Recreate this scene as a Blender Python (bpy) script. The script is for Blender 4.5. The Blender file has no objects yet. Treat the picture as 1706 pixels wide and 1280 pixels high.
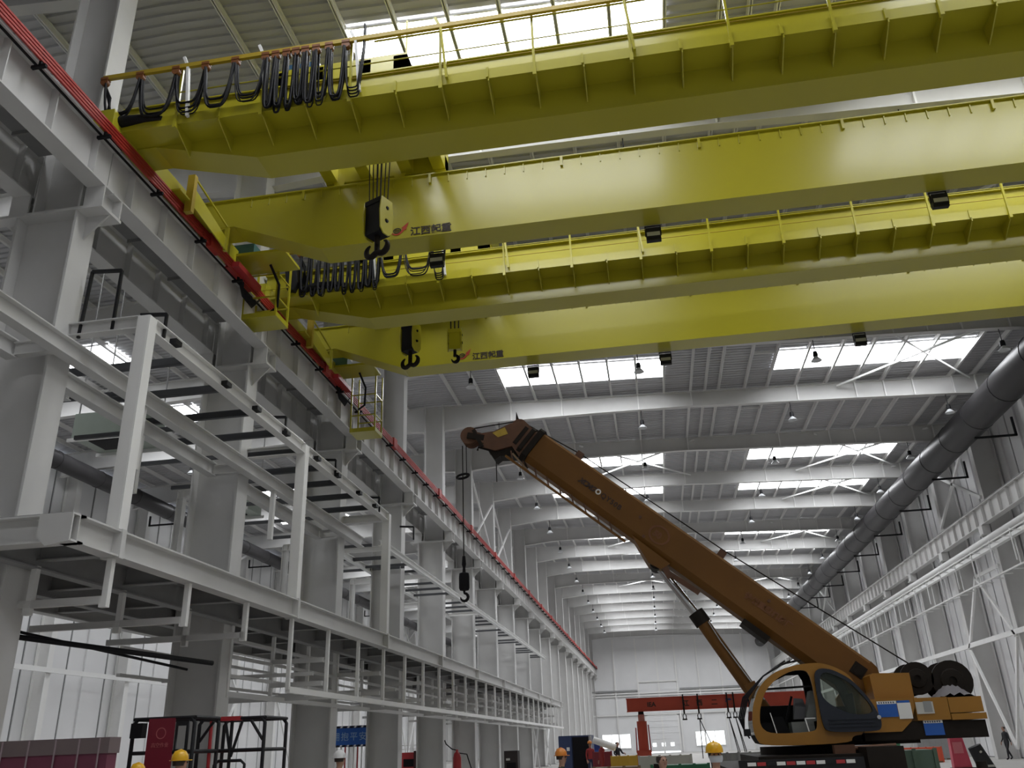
import bpy, math, random
from mathutils import Vector, Matrix
random.seed(7)
C = bpy.context.scene.collection
sc = bpy.context.scene

# ------------------------------------------------------------------ camera, world, exposure
def make_camera():
    yaw, pitch, roll = -0.14802, 0.40405, -0.03783
    cy, sy, cp, sp, cr, sr = math.cos(yaw), math.sin(yaw), math.cos(pitch), math.sin(pitch), math.cos(roll), math.sin(roll)
    fwd = Vector((sy*cp, cy*cp, sp)); right = Vector((cy, -sy, 0)); up = right.cross(fwd)
    r2 = right*cr + up*sr; u2 = up*cr - right*sr
    cd = bpy.data.cameras.new('camera'); co = bpy.data.objects.new('camera', cd); C.objects.link(co)
    m = Matrix((r2, u2, -fwd)).transposed().to_4x4(); m.translation = Vector((0, 0, 1.6)); co.matrix_world = m
    cd.sensor_fit = 'HORIZONTAL'; cd.sensor_width = 36; cd.lens = 1415.95/1706*36
    cd.clip_start = 0.1; cd.clip_end = 600
    sc.camera = co
make_camera()
w = bpy.data.worlds.new('overcast_sky'); sc.world = w; w.use_nodes = True
w.node_tree.nodes['Background'].inputs[0].default_value = (0.80, 0.86, 0.95, 1)
w.node_tree.nodes['Background'].inputs[1].default_value = 2.0
sc.view_settings.view_transform = 'Standard'; sc.view_settings.look = 'None'
sc.view_settings.gamma = 1; sc.view_settings.use_curve_mapping = False
sc.view_settings.exposure = 0.0
sc.cycles.max_bounces = 14; sc.cycles.diffuse_bounces = 7; sc.cycles.glossy_bounces = 3
SKYLIGHT = 11.5          # daylight coming through the translucent roof panes

# ------------------------------------------------------------------ materials
MATS = {}
def mat(name, col, rough=0.5, metal=0.0, var=0.08, scale=3.0, bump=0.0, bscale=30.0, emit=0.0, coat=0.0, alpha=None, spec=0.5):
    if name in MATS: return MATS[name]
    m = bpy.data.materials.new(name); m.use_nodes = True; nt = m.node_tree; N = nt.nodes; L = nt.links
    b = N['Principled BSDF']; b.inputs['Roughness'].default_value = rough; b.inputs['Metallic'].default_value = metal
    b.inputs['Specular IOR Level'].default_value = spec
    b.inputs['Coat Weight'].default_value = coat; b.inputs['Coat Roughness'].default_value = 0.15
    c = (*col, 1)
    if var > 0:
        tc = N.new('ShaderNodeTexCoord'); no = N.new('ShaderNodeTexNoise'); no.inputs['Scale'].default_value = scale; no.inputs['Detail'].default_value = 4
        mx = N.new('ShaderNodeMix'); mx.data_type = 'RGBA'
        mx.inputs[6].default_value = tuple(max(0, v*(1-var)) for v in col)+(1,); mx.inputs[7].default_value = tuple(min(1, v*(1+var)) for v in col)+(1,)
        L.new(tc.outputs['Object'], no.inputs['Vector']); L.new(no.outputs['Fac'], mx.inputs[0]); L.new(mx.outputs[2], b.inputs['Base Color'])
        if bump > 0:
            n2 = N.new('ShaderNodeTexNoise'); n2.inputs['Scale'].default_value = bscale; bp = N.new('ShaderNodeBump'); bp.inputs['Strength'].default_value = bump
            L.new(tc.outputs['Object'], n2.inputs['Vector']); L.new(n2.outputs['Fac'], bp.inputs['Height']); L.new(bp.outputs['Normal'], b.inputs['Normal'])
    else:
        b.inputs['Base Color'].default_value = c
    if emit > 0:
        b.inputs['Emission Color'].default_value = c; b.inputs['Emission Strength'].default_value = emit
    if alpha is not None:
        b.inputs['Transmission Weight'].default_value = alpha; b.inputs['IOR'].default_value = 1.05
    MATS[name] = m; return m
STEEL = mat('painted_steel_light_grey', (0.60, 0.595, 0.585), 0.5, var=0.08, scale=1.2)
STEELW = mat('painted_steel_white', (0.78, 0.775, 0.76), 0.45, var=0.05, scale=1.5)
STEELD = mat('primed_steel_mid_grey', (0.30, 0.30, 0.30), 0.6, var=0.12)
RUNG = mat('dark_grey_channel', (0.075, 0.078, 0.085), 0.6)
DECK = mat('galvanised_roof_deck', (0.47, 0.47, 0.485), 0.6, var=0.06, scale=0.5)
PANEL = mat('white_wall_panel', (0.74, 0.74, 0.745), 0.5, var=0.05, scale=0.6)
PANEL2 = mat('light_grey_wall_panel', (0.16, 0.16, 0.165), 0.6, var=0.05, scale=0.6)
GIRT = mat('white_girt', (0.80, 0.80, 0.79), 0.45, var=0.04)
CONC = mat('concrete_floor', (0.40, 0.39, 0.37), 0.7, var=0.15, scale=0.4, bump=0.05)
YEL = mat('crane_yellow_paint', (0.45, 0.405, 0.022), 0.30, var=0.06, scale=0.35, coat=0.25)
YELD = mat('festoon_track_ochre', (0.42, 0.30, 0.025), 0.45)
RED = mat('conductor_red', (0.38, 0.026, 0.018), 0.5)
REDM = mat('machine_red', (0.42, 0.03, 0.035), 0.4)
REDO = mat('beam_red_orange', (0.55, 0.075, 0.04), 0.45, var=0.12)
BLK = mat('black_rubber', (0.012, 0.011, 0.013), 0.6, var=0.15, spec=0.15)
BLKP = mat('black_painted_steel', (0.018, 0.018, 0.02), 0.5, spec=0.2)
CABLE = mat('festoon_cable_black', (0.010, 0.010, 0.012), 0.5, spec=0.2)
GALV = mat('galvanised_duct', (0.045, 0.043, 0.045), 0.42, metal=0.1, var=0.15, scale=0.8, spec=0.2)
BRNM = mat('festoon_trolley_brown', (0.20, 0.07, 0.02), 0.5)
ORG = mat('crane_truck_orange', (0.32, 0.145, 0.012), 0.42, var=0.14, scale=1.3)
ORGD = mat('shaded_boom_orange', (0.16, 0.068, 0.010), 0.55, var=0.2, scale=1.1, spec=0.3)  # darker than the cab orange: shade on the boom put into the colour
RUST = mat('greasy_rusted_steel', (0.11, 0.045, 0.02), 0.6, var=0.4, scale=5)
DIRT = mat('greasy_black_steel', (0.018, 0.014, 0.011), 0.6, var=0.3, scale=4, spec=0.15)
CHROME = mat('chrome_rod', (0.55, 0.55, 0.55), 0.15, metal=1.0, var=0.05)
SLATE = mat('door_slate_paint', (0.024, 0.028, 0.038), 0.45, spec=0.25)
GLASS = mat('tinted_cab_glass', (0.32, 0.36, 0.32), 0.03, var=0, alpha=0.9)
INT = mat('cab_interior_black', (0.008, 0.008, 0.009), 0.7, spec=0.1)
SEATG = mat('seat_grey_fabric', (0.16, 0.17, 0.16), 0.8)
BLUE = mat('sign_blue', (0.012, 0.10, 0.42), 0.45, var=0.04)
BLUED = mat('container_dark_blue', (0.02, 0.035, 0.10), 0.5)
WHT = mat('print_white', (0.78, 0.78, 0.76), 0.5, var=0.03)
INK = mat('print_black', (0.03, 0.018, 0.012), 0.5, var=0.0)
BOOMINK = mat('print_dark_brown', (0.035, 0.013, 0.006), 0.5, var=0.0)
FADED = mat('print_faded_brown', (0.17, 0.06, 0.014), 0.5, var=0.0)
LOGOR = mat('print_red', (0.50, 0.05, 0.02), 0.45, var=0.0)
PINK = mat('wrapped_panel_plum', (0.17, 0.04, 0.075), 0.45, var=0.2, scale=2)
PINKD = mat('wrapped_panel_edge_taupe', (0.17, 0.13, 0.13), 0.5)
HELY = mat('helmet_yellow', (0.75, 0.42, 0.015), 0.3, var=0.02)
HELO = mat('helmet_orange', (0.65, 0.22, 0.03), 0.3, var=0.02)
HELW = mat('helmet_white', (0.72, 0.72, 0.72), 0.3, var=0.02)
SKIN = mat('skin', (0.42, 0.24, 0.17), 0.55, var=0.05)
CLOTHB = mat('cloth_black', (0.02, 0.02, 0.024), 0.8)
CLOTHG = mat('cloth_dark_green', (0.03, 0.045, 0.03), 0.8)
CLOTHR = mat('cloth_red', (0.30, 0.03, 0.03), 0.8)
CLOTHN = mat('cloth_navy', (0.03, 0.04, 0.09), 0.8)
CLOTHE = mat('cloth_grey', (0.16, 0.16, 0.17), 0.8)
HIVIS = mat('cloth_high_visibility', (0.55, 0.60, 0.06), 0.7)
MASK = mat('face_mask_white', (0.55, 0.58, 0.62), 0.8, var=0.02)
GREEN = mat('machine_green', (0.04, 0.20, 0.10), 0.5)
GRNC = mat('crate_grey_green', (0.10, 0.16, 0.12), 0.6)
TARP = mat('grey_tarpaulin', (0.20, 0.19, 0.21), 0.8, bump=0.4, bscale=6)
PAPER = mat('paper_notice', (0.55, 0.54, 0.50), 0.7)
WOOD = mat('timber', (0.22, 0.15, 0.09), 0.7)
LAMPSH = mat('lamp_glass_shade', (0.70, 0.72, 0.74), 0.2, var=0.02)
def pane_mat():
    m = mat('translucent_skylight_sheet', (0.95, 0.97, 1.0), 0.4, var=0.0, emit=SKYLIGHT); return m
SKY = pane_mat()
DAY = mat('daylit_window_glass', (0.93, 0.97, 1.0), 0.2, var=0.0, emit=1.6)

# ------------------------------------------------------------------ mesh helpers
def wloc(o):
    v = Vector((0, 0, 0))
    while o is not None: v += o.location; o = o.parent
    return v
class MB:
    def __init__(s): s.v = []; s.f = []; s.sm = []
    def add(s, vs, fs, smooth=False):
        n = len(s.v); s.v += [tuple(v) for v in vs]; s.f += [tuple(i+n for i in f) for f in fs]; s.sm += [smooth]*len(fs); return s
    def box(s, x0, x1, y0, y1, z0, z1):
        return s.add([(x0,y0,z0),(x1,y0,z0),(x1,y1,z0),(x0,y1,z0),(x0,y0,z1),(x1,y0,z1),(x1,y1,z1),(x0,y1,z1)],
                     [(3,2,1,0),(4,5,6,7),(0,1,5,4),(1,2,6,5),(2,3,7,6),(3,0,4,7)])
    def cbox(s, c, d): return s.box(c[0]-d[0]/2, c[0]+d[0]/2, c[1]-d[1]/2, c[1]+d[1]/2, c[2]-d[2]/2, c[2]+d[2]/2)
    def prism(s, pts, axis, a, b):
        # polygon given in the two other axes, extruded along axis from a to b
        def P(p, t): return (t, p[0], p[1]) if axis == 0 else ((p[0], t, p[1]) if axis == 1 else (p[0], p[1], t))
        n = len(pts); vs = [P(p, a) for p in pts]+[P(p, b) for p in pts]
        fs = [tuple(range(n)), tuple(range(2*n-1, n-1, -1))]+[(i, i+n, (i+1) % n+n, (i+1) % n) for i in range(n)]
        return s.add(vs, fs)
    def bar(s, p0, p1, wd, ht=None, up=(0, 0, 1)):
        # rectangular bar between two points
        ht = wd if ht is None else ht
        p0 = Vector(p0); p1 = Vector(p1); d = (p1-p0).normalized(); u = Vector(up)
        if abs(d.dot(u)) > 0.98: u = Vector((0, 1, 0))
        a = d.cross(u).normalized()*wd/2; b = a.cross(d).normalized()*ht/2
        vs = [p0-a-b, p0+a-b, p0+a+b, p0-a+b, p1-a-b, p1+a-b, p1+a+b, p1-a+b]
        return s.add(vs, [(3,2,1,0),(4,5,6,7),(0,1,5,4),(1,2,6,5),(2,3,7,6),(3,0,4,7)])
    def tube(s, pts, r, n=8, cap=True):
        pts = [Vector(p) for p in pts]; vs = []; fs = []; prev = None
        rs = r if isinstance(r, (list, tuple)) else [r]*len(pts)
        for i, p in enumerate(pts):
            d = (pts[min(i+1, len(pts)-1)]-pts[max(i-1, 0)]).normalized()
            if prev is None:
                u = Vector((0, 0, 1)) if abs(d.z) < 0.9 else Vector((1, 0, 0)); a = d.cross(u).normalized()
            else:
                a = (prev-d*prev.dot(d))
                a = a.normalized() if a.length > 1e-6 else d.orthogonal().normalized()
            prev = a; b = d.cross(a)
            for k in range(n):
                t = 2*math.pi*k/n; vs.append(p+(a*math.cos(t)+b*math.sin(t))*rs[i])
        for i in range(len(pts)-1):
            for k in range(n): fs.append((i*n+k, i*n+(k+1) % n, (i+1)*n+(k+1) % n, (i+1)*n+k))
        s.add(vs, fs, n > 5)
        if cap:
            m = len(vs); s.add(vs[:n]+vs[m-n:], [tuple(range(n-1, -1, -1)), tuple(range(n, 2*n))])
        return s
    def cyl(s, p0, p1, r, n=16): return s.tube([p0, p1], r, n)
    def lathe(s, prof, c, axis=2, n=16):
        # profile (radius, height) revolved about an axis through c
        runs = [[prof[0]]]                      # split where the profile turns sharply, so edges stay crisp
        for i in range(1, len(prof)):
            runs[-1].append(prof[i])
            if i < len(prof)-1:
                a = Vector((prof[i][0]-prof[i-1][0], prof[i][1]-prof[i-1][1])); b = Vector((prof[i+1][0]-prof[i][0], prof[i+1][1]-prof[i][1]))
                if a.length > 1e-6 and b.length > 1e-6 and a.angle(b) > .7: runs.append([prof[i]])
        if len(runs) > 1:
            for q in runs: s.lathe(q, c, axis, n)
            return s
        vs = []; fs = []
        for r, h in prof:
            for k in range(n):
                t = 2*math.pi*k/n; a, b = r*math.cos(t), r*math.sin(t)
                vs.append((c[0]+a, c[1]+b, c[2]+h) if axis == 2 else ((c[0]+a, c[1]+h, c[2]+b) if axis == 1 else (c[0]+h, c[1]+a, c[2]+b)))
        for i in range(len(prof)-1):
            for k in range(n): fs.append((i*n+k, i*n+(k+1) % n, (i+1)*n+(k+1) % n, (i+1)*n+k))
        return s.add(vs, fs, True)
    def ibx(s, x0, x1, y, z0, z1, w, tf=.03, tw=.02):   # I beam along X
        s.box(x0, x1, y-w/2, y+w/2, z0, z0+tf); s.box(x0, x1, y-w/2, y+w/2, z1-tf, z1); return s.box(x0, x1, y-tw/2, y+tw/2, z0+tf, z1-tf)
    def iby(s, x, y0, y1, z0, z1, w, tf=.03, tw=.02):
        s.box(x-w/2, x+w/2, y0, y1, z0, z0+tf); s.box(x-w/2, x+w/2, y0, y1, z1-tf, z1); return s.box(x-tw/2, x+tw/2, y0, y1, z0+tf, z1-tf)
    def hz(s, x0, x1, y, z0, z1, w, tf=.04, tw=.03):    # H column: flanges at x0 and x1
        s.box(x0, x0+tf, y-w/2, y+w/2, z0, z1); s.box(x1-tf, x1, y-w/2, y+w/2, z0, z1); return s.box(x0+tf, x1-tf, y-tw/2, y+tw/2, z0, z1)
    def mesh(s, name, m, off=(0, 0, 0)):
        me = bpy.data.meshes.new(name); me.from_pydata([(v[0]-off[0], v[1]-off[1], v[2]-off[2]) for v in s.v], [], s.f)
        me.polygons.foreach_set('use_smooth', s.sm); me.materials.append(m); me.update(); return me
    def build(s, name, m, parent=None, local=False):
        off = (0, 0, 0) if (parent is None or local) else wloc(parent)
        o = bpy.data.objects.new(name, s.mesh(name, m, off)); C.objects.link(o); o.parent = parent; return o
def put(me, name, parent, loc, rot=(0, 0, 0), world=True):
    o = bpy.data.objects.new(name, me); C.objects.link(o); o.parent = parent
    o.location = Vector(loc)-(wloc(parent) if (world and parent) else Vector()); o.rotation_euler = rot; return o
def tag(o, label, cat=None, group=None, kind=None):
    o['label'] = label
    if cat: o['category'] = cat
    if group: o['group'] = group
    if kind: o['kind'] = kind
    return o
def thing(name, label, cat, loc=(0, 0, 0), group=None, kind=None, rz=0):
    o = bpy.data.objects.new(name, None); C.objects.link(o); o.location = loc; o.rotation_euler = (0, 0, rz); o.empty_display_size = .2
    return tag(o, label, cat, group, kind)
def copy_tree(o, parent=None):
    c = o.copy(); C.objects.link(c); c.parent = parent
    for ch in list(o.children): copy_tree(ch, c)
    return c
def plate(outline, holes, th):
    # flat plate with holes in local XY, thickness along Z, from a filled 2D curve
    cu = bpy.data.curves.new('plate', 'CURVE'); cu.dimensions = '2D'; cu.fill_mode = 'BOTH'; cu.extrude = th/2
    for pts in [outline]+list(holes):
        sp = cu.splines.new('POLY'); sp.points.add(len(pts)-1); sp.use_cyclic_u = True
        for i, p in enumerate(pts): sp.points[i].co = (p[0], p[1], 0, 1)
    ob = bpy.data.objects.new('plate', cu); C.objects.link(ob)
    me = bpy.data.meshes.new_from_object(ob.evaluated_get(bpy.context.evaluated_depsgraph_get()))
    bpy.data.objects.remove(ob); bpy.data.curves.remove(cu)
    return me
def plate_xz(outline, holes, y, th, name, m, parent):
    me = plate(outline, holes, th)
    off = wloc(parent) if parent else Vector()
    for v in me.vertices: x, yy, z = v.co; v.co = Vector((x, y-z, yy))-off
    me.materials.clear(); me.materials.append(m)
    o = bpy.data.objects.new(name, me); C.objects.link(o); o.parent = parent; return o
def lettering(txt, size, m, parent, loc, ex=(1, 0, 0), ey=(0, 0, 1), name='lettering', shear=0.0, bold=0.0, align='LEFT', space=1.0, th=.003):
    cu = bpy.data.curves.new('t', 'FONT'); cu.body = txt; cu.size = size; cu.extrude = th; cu.offset = bold; cu.shear = shear; cu.align_x = align; cu.space_character = space
    ob = bpy.data.objects.new('t', cu); C.objects.link(ob)
    me = bpy.data.meshes.new_from_object(ob.evaluated_get(bpy.context.evaluated_depsgraph_get()))
    bpy.data.objects.remove(ob); bpy.data.curves.remove(cu)
    ex = Vector(ex).normalized(); ey = Vector(ey).normalized(); ez = ex.cross(ey)
    off = (wloc(parent) if parent else Vector())
    for v in me.vertices: v.co = Vector(loc)-off+ex*v.co.x+ey*v.co.y+ez*v.co.z
    me.materials.clear(); me.materials.append(m)
    o = bpy.data.objects.new(name, me); C.objects.link(o); o.parent = parent; return o
ORD = ['first', 'second', 'third', 'fourth', 'fifth', 'sixth', 'seventh', 'eighth', 'ninth', 'tenth', 'eleventh', 'twelfth', 'thirteenth',
       'fourteenth', 'fifteenth', 'sixteenth', 'seventeenth', 'eighteenth', 'nineteenth', 'twentieth', 'twenty-first', 'twenty-second']

# ------------------------------------------------------------------ the hall
BAY = 7.5
def YC(k): return 12.65+BAY*k
K0, K1 = -4, 18                     # column lines behind the camera to the far wall
YN, YF = YC(K0)-.4, YC(K1)+.3
RIDGE = -10.9
def zr(x): return 19.15-.035*abs(x-RIDGE)
XR, XL = 20.35, -33.6               # wall faces

fl = tag(MB().box(XL-.2, XR+.2, YN, YF, -.2, 0).build('floor', CONC), 'pale concrete hall floor', 'floor', kind='structure')

# ceiling: corrugated deck, purlins as its parts
def deck(mb, xa, xb):
    prof = []; y = YN
    while y < YF:
        prof += [(y, 0), (y+.14, 0), (y+.17, .055), (y+.27, .055)]; y += .30
    n = len(prof); za, zb = zr(xa)+.24, zr(xb)+.24
    vs = [(xa, p[0], za+p[1]) for p in prof]+[(xb, p[0], zb+p[1]) for p in prof]
    mb.add(vs, [(i, i+1, n+i+1, n+i) for i in range(n-1)])
m = MB(); deck(m, RIDGE, XR); deck(m, RIDGE, XL)
ceil = tag(m.build('ceiling', DECK), 'grey corrugated steel roof deck on white purlins', 'ceiling', kind='structure')
PUR = [-9.4, -7.95, -6.5, -5.1, -3.7, -2.35, -.98, .4, 1.8, 3.2, 3.95, 4.65, 6.0, 7.15, 8.6, 10.1, 11.5, 12.9, 14.3, 16.2, 17.3, 18.6]
PURL = [-12.4-1.52*i for i in range(14)]
for x in PUR+PURL:
    z = zr(x); mb = MB(); wdt = .10
    mb.box(x-.012, x+.012, YN, YF, z, z+.235); mb.box(x-wdt/2, x+wdt/2, YN, YF, z, z+.02); mb.box(x-wdt/2, x+wdt/2, YN, YF, z+.215, z+.235)
    mb.build('purlin', STEELW, ceil)
# diagonal roof braces between rafters
BR = MB()
for k, xa, xb in [(3, 10.6, 17.0), (5, -3.4, 3.6), (5, 10.6, 17.0), (6, 10.6, 17.0), (8, -3.4, 3.6), (8, 10.6, 17.0), (11, -3.4, 3.6), (11, 10.6, 17), (1, 10.6, 17)]:
    for a, b, wd in [(xa, xb, .11), (xb, xa, .05)]:
        MB().bar((a, YC(k+1), zr(a)-.22), (b, YC(k), zr(b)-.22), wd, .09).build('roof_brace', GIRT, ceil)
for x in (5.3,):
    for k in range(-1, 12): MB().bar((7.2, YC(k)+4.6-1.2, zr(7.2)+.1), (6.0, YC(k)+4.6-1.2, zr(6)+.1), .05, .12).build('trimmer', STEELW, ceil)

# skylights: panes between purlins
NB = 0
SKB = [-3, -1, 0, 3, 5, 6, 8, 9, 11, 12, 13, 14, 15, 16]  # the farthest bay's skylight is added to brighten the end wall
SKL = [0, 2, 3, 5, 6, 8, 9, 11, 12, 14, 15]
def skylight(k, xs, where):
    global NB; NB += 1
    y0, y1 = YC(k)+3.45, YC(k)+5.75
    o = bpy.data.objects.new('window_%d' % NB, None); C.objects.link(o); o.location = ((xs[0]+xs[-1])/2, y0, zr(xs[0]))
    tag(o, 'bright skylight strip over %s, %s' % (where, ('behind the camera, bay %s' % ORD[-k-1]) if k < 0 else '%s bay from the camera' % ORD[k]), 'skylight', 'roof skylights', 'structure')
    for a, b in zip(xs[:-1], xs[1:]):
        za, zb = zr(a)+.228, zr(b)+.228
        MB().add([(a+.02, y0, za), (b-.02, y0, zb), (b-.02, y1, zb), (a+.02, y1, za)], [(3, 2, 1, 0)]).build('pane', SKY, o)
    f = MB()
    for y in (y0, y1): f.bar((xs[0], y, zr(xs[0])+.19), (xs[-1], y, zr(xs[-1])+.19), .05, .07)
    f.build('frame', STEELW, o)
for k in SKB:
    skylight(k, [-6.5, -5.1, -3.7, -2.35, -.98, .4, 1.8], 'the half of the crane hall beside the red conductor rail')
    skylight(k, [7.15, 8.6, 10.1, 11.5, 12.9, 14.3, 16.2], 'the half of the crane hall beside the big duct')
for k in SKL:
    skylight(k, [-28.5, -27.1, -25.7, -24.3, -22.9], 'the outer half of the neighbouring aisle')
    skylight(k, [-19.4, -18.0, -16.6, -15.2], 'the inner half of the neighbouring aisle')

# rafters
RB = [(-10.23, 17.72), (-7.6, 17.95), (-2, 17.94), (3.0, 17.87), (5.6, 17.73), (11.3, 17.50), (16, 17.28), (18.95, 17.02)]
def rafter_mesh(pts):
    mb = MB()
    for (xa, za), (xb, zb) in zip(pts[:-1], pts[1:]):
        ta, tb = zr(xa), zr(xb)
        for y0, y1, A, B in [(-.012, .012, (za, zb), (ta, tb)), (-.15, .15, (za-.025, zb-.025), (za, zb)), (-.15, .15, (ta-.025, tb-.025), (ta, tb))]:
            mb.add([(xa, y0, A[0]), (xb, y0, A[1]), (xb, y1, A[1]), (xa, y1, A[0]), (xa, y0, B[0]), (xb, y0, B[1]), (xb, y1, B[1]), (xa, y1, B[0])],
                   [(3,2,1,0),(4,5,6,7),(0,1,5,4),(1,2,6,5),(2,3,7,6),(3,0,4,7)])
    return mb
def rbot(x, pts):
    for (xa, za), (xb, zb) in zip(pts[:-1], pts[1:]):
        if min(xa, xb) <= x <= max(xa, xb): return za+(zb-za)*(x-xa)/(xb-xa)
    return pts[-1][1]
me_r = rafter_mesh(RB).mesh('rafter', STEEL)
RBL = [(-11.25, 17.72), (-13.6, 17.9), (-20, 17.75), (-26, 17.5), (-31, 17.3), (-33.2, 17.0)]
me_rl = rafter_mesh(RBL).mesh('rafter_aisle', STEEL)
fin = {}
for x in [-6.5, -3.7, .4, 3.2, 8.6, 11.5, 12.9, 14.3, 16.2, 17.3]:
    fin[x] = MB().box(-.03, .03, -.13, .0, rbot(x, RB)+.02, zr(x)-.02).mesh('stiffener', STEELW)
for k in range(K0, K1+1):
    nm = 'behind the camera, %s back' % ORD[-k-1] if k < 0 else '%s from the camera' % ORD[k]
    r = put(me_r, 'roof_rafter', None, (0, YC(k)+.22, 0)); tag(r, 'tapered grey steel rafter across the crane hall, '+nm, 'rafter', 'hall rafters', 'structure')
    if k >= 0:
        for x in fin: put(fin[x], 'stiffener', r, (x, 0, 0), world=False)
    r = put(me_rl, 'roof_rafter', None, (0, YC(k)+.22, 0)); tag(r, 'tapered grey steel rafter across the neighbouring aisle, '+nm, 'rafter', 'aisle rafters', 'structure')

# columns of the middle row
def col_mesh_low(): return MB().hz(-11.55, -10.24, 0, 0, 11.5, .58, .05, .04).mesh('shaft', STEEL)
def col_mesh_up(): return MB().hz(-11.25, -10.23, 0, 11.56, 19.1, .55, .04, .03).mesh('upper_shaft', STEEL)
def col_mesh_cap():
    mb = MB().box(-11.95, -9.72, -.32, .32, 11.5, 11.56)
    for c in (-9.94, -11.54): mb.box(c-.2, c+.2, -.30, -.26, 11.56, 12.0).box(c-.2, c+.2, .26, .30, 11.56, 12.0).box(c-.015, c+.015, -.26, .26, 11.56, 12.0)
    mb.prism([(-10.24, 11.5), (-9.75, 11.5), (-10.24, 11.0)], 1, -.02, .02); mb.prism([(-11.55, 11.5), (-11.9, 11.5), (-11.55, 11.0)], 1, -.02, .02)
    return mb.mesh('bracket', STEEL)
ml, mu, mc = col_mesh_low(), col_mesh_up(), col_mesh_cap()
mbase = MB().box(-11.75, -10.04, -.42, .42, 0, .05).mesh('base_plate', STEELD)
for k in range(K0+1, K1+1):
    nm = 'behind the camera, %s back' % ORD[-k-1] if k < 0 else '%s from the camera' % ORD[k]
    o = thing('column', 'grey steel column in the middle row under the red conductor rail, '+nm, 'column', (-10.9, YC(k), 0), 'middle row columns', 'structure')
    for me, n in ((ml, 'shaft'), (mu, 'upper_shaft'), (mc, 'bracket'), (mbase, 'base_plate')): put(me, n, o, (10.9, 0, 0), world=False)
# columns of the duct side and the aisle side
mr = MB().hz(18.95, 20.2, 0, 0, 18.1, .5, .05, .03).mesh('shaft', STEEL)
mrc = MB().box(18.35, 18.95, -.28, .28, 11.45, 11.5).box(18.45, 18.87, -.28, .28, 11.5, 11.98).prism([(18.95, 11.45), (18.4, 11.45), (18.95, 10.9)], 1, -.02, .02).mesh('bracket', STEEL)
mll = MB().hz(-33.5, -32.7, 0, 0, 18.3, .45, .04, .03).mesh('shaft', STEELW)
for k in range(K0+1, K1+1):
    nm = 'behind the camera, %s back' % ORD[-k-1] if k < 0 else '%s from the camera' % ORD[k]
    o = thing('column', 'light grey steel wall column under the big duct, '+nm, 'column', (19.6, YC(k), 0), 'duct side columns', 'structure')
    put(mr, 'shaft', o, (-19.6, 0, 0), world=False); put(mrc, 'bracket', o, (-19.6, 0, 0), world=False)
    o = thing('column', 'white steel wall column at the far side of the aisle, '+nm, 'column', (-33.1, YC(k)+1.4, 0), 'aisle wall columns', 'structure')
    put(mll, 'shaft', o, (33.1, 0, 0), world=False)

# walls with panels as parts
def wall_side(name, x, sgn, pitch, ya, yb, label, zt):
    o = tag(MB().box(x, x+sgn*.15, ya, yb, 0, zt).build(name, PANEL2), label, 'wall', kind='structure')
    xs = x-sgn*.05
    m1 = MB().box(min(x, xs), max(x, xs), .08, pitch-.08, .05, zt).mesh('panel', PANEL)
    m2 = MB().box(min(x, xs-sgn*.10), max(x, xs-sgn*.10), pitch*.40, pitch*.40+.16, .05, zt).mesh('panel_rib', PANEL)
    y = ya
    while y < yb-.1:
        put(m1, 'panel', o, (0, y, 0)); put(m2, 'panel_rib', o, (0, y, 0)); y += pitch
    return o
wr = wall_side('wall_right', XR, 1, 2.5, YC(0)+.3, YF, 'white ribbed panel wall behind the runway and duct', 18.2)
wl = wall_side('wall_left', XL, -1, 3.75, YC(0)+.3, YF, 'white ribbed panel wall on the far side of the aisle', 18.4)
wrn = tag(MB().box(XR, XR+.15, YN, YC(0)+.3, 0, 18.2).build('wall_right', PANEL), 'plain white panel wall near the camera', 'wall', kind='structure')
wln = tag(MB().box(XL-.15, XL, YN, YC(0)+.3, 0, 18.4).build('wall_left', PANEL), 'plain white aisle wall near the camera', 'wall', kind='structure')
wn = tag(MB().box(XL, XR, YN-.15, YN, 0, 19.5).build('wall_near', PANEL), 'white end wall behind the camera', 'wall', kind='structure')
wf = tag(MB().box(XL, XR, YF, YF+.15, 0, 19.6).build('wall_far', PANEL), 'white panelled end wall at the far end of the hall', 'wall', kind='structure')
for a, b in [(-10.9, -6.9), (-6.9, -3.2), (-3.2, 0.1), (0.1, 3.1), (3.1, 6.6), (6.6, 10.2), (10.2, 14), (14, 18)]:
    MB().box(a+.08, b-.08, YF-.06, YF, 9.4, 17.5).build('panel', PANEL, wf)
    MB().box(a+.08, b-.08, YF-.06, YF, 5.9, 8.4).build('panel', PANEL, wf)
    MB().box(b-.12, b+.12, YF-.3, YF-.06, 0, 17.5).build('mullion', STEELW, wf)
for z, a, b in [(9.0, -10.9, 18.6), (8.6, -10.9, 18.6), (5.75, -10.9, 18.6), (10.7, -3.1, 3.0)]:
    MB().box(a, b, YF-.34, YF-.1, z-.1, z+.1).build('girt', STEELW, wf)
MB().box(-10.8, -3.4, YF-.36, YF-.1, 9.25, 9.5).build('ledge', STEELD, wf); MB().box(3.4, 18, YF-.36, YF-.1, 9.25, 9.5).build('ledge', STEELD, wf)
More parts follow.
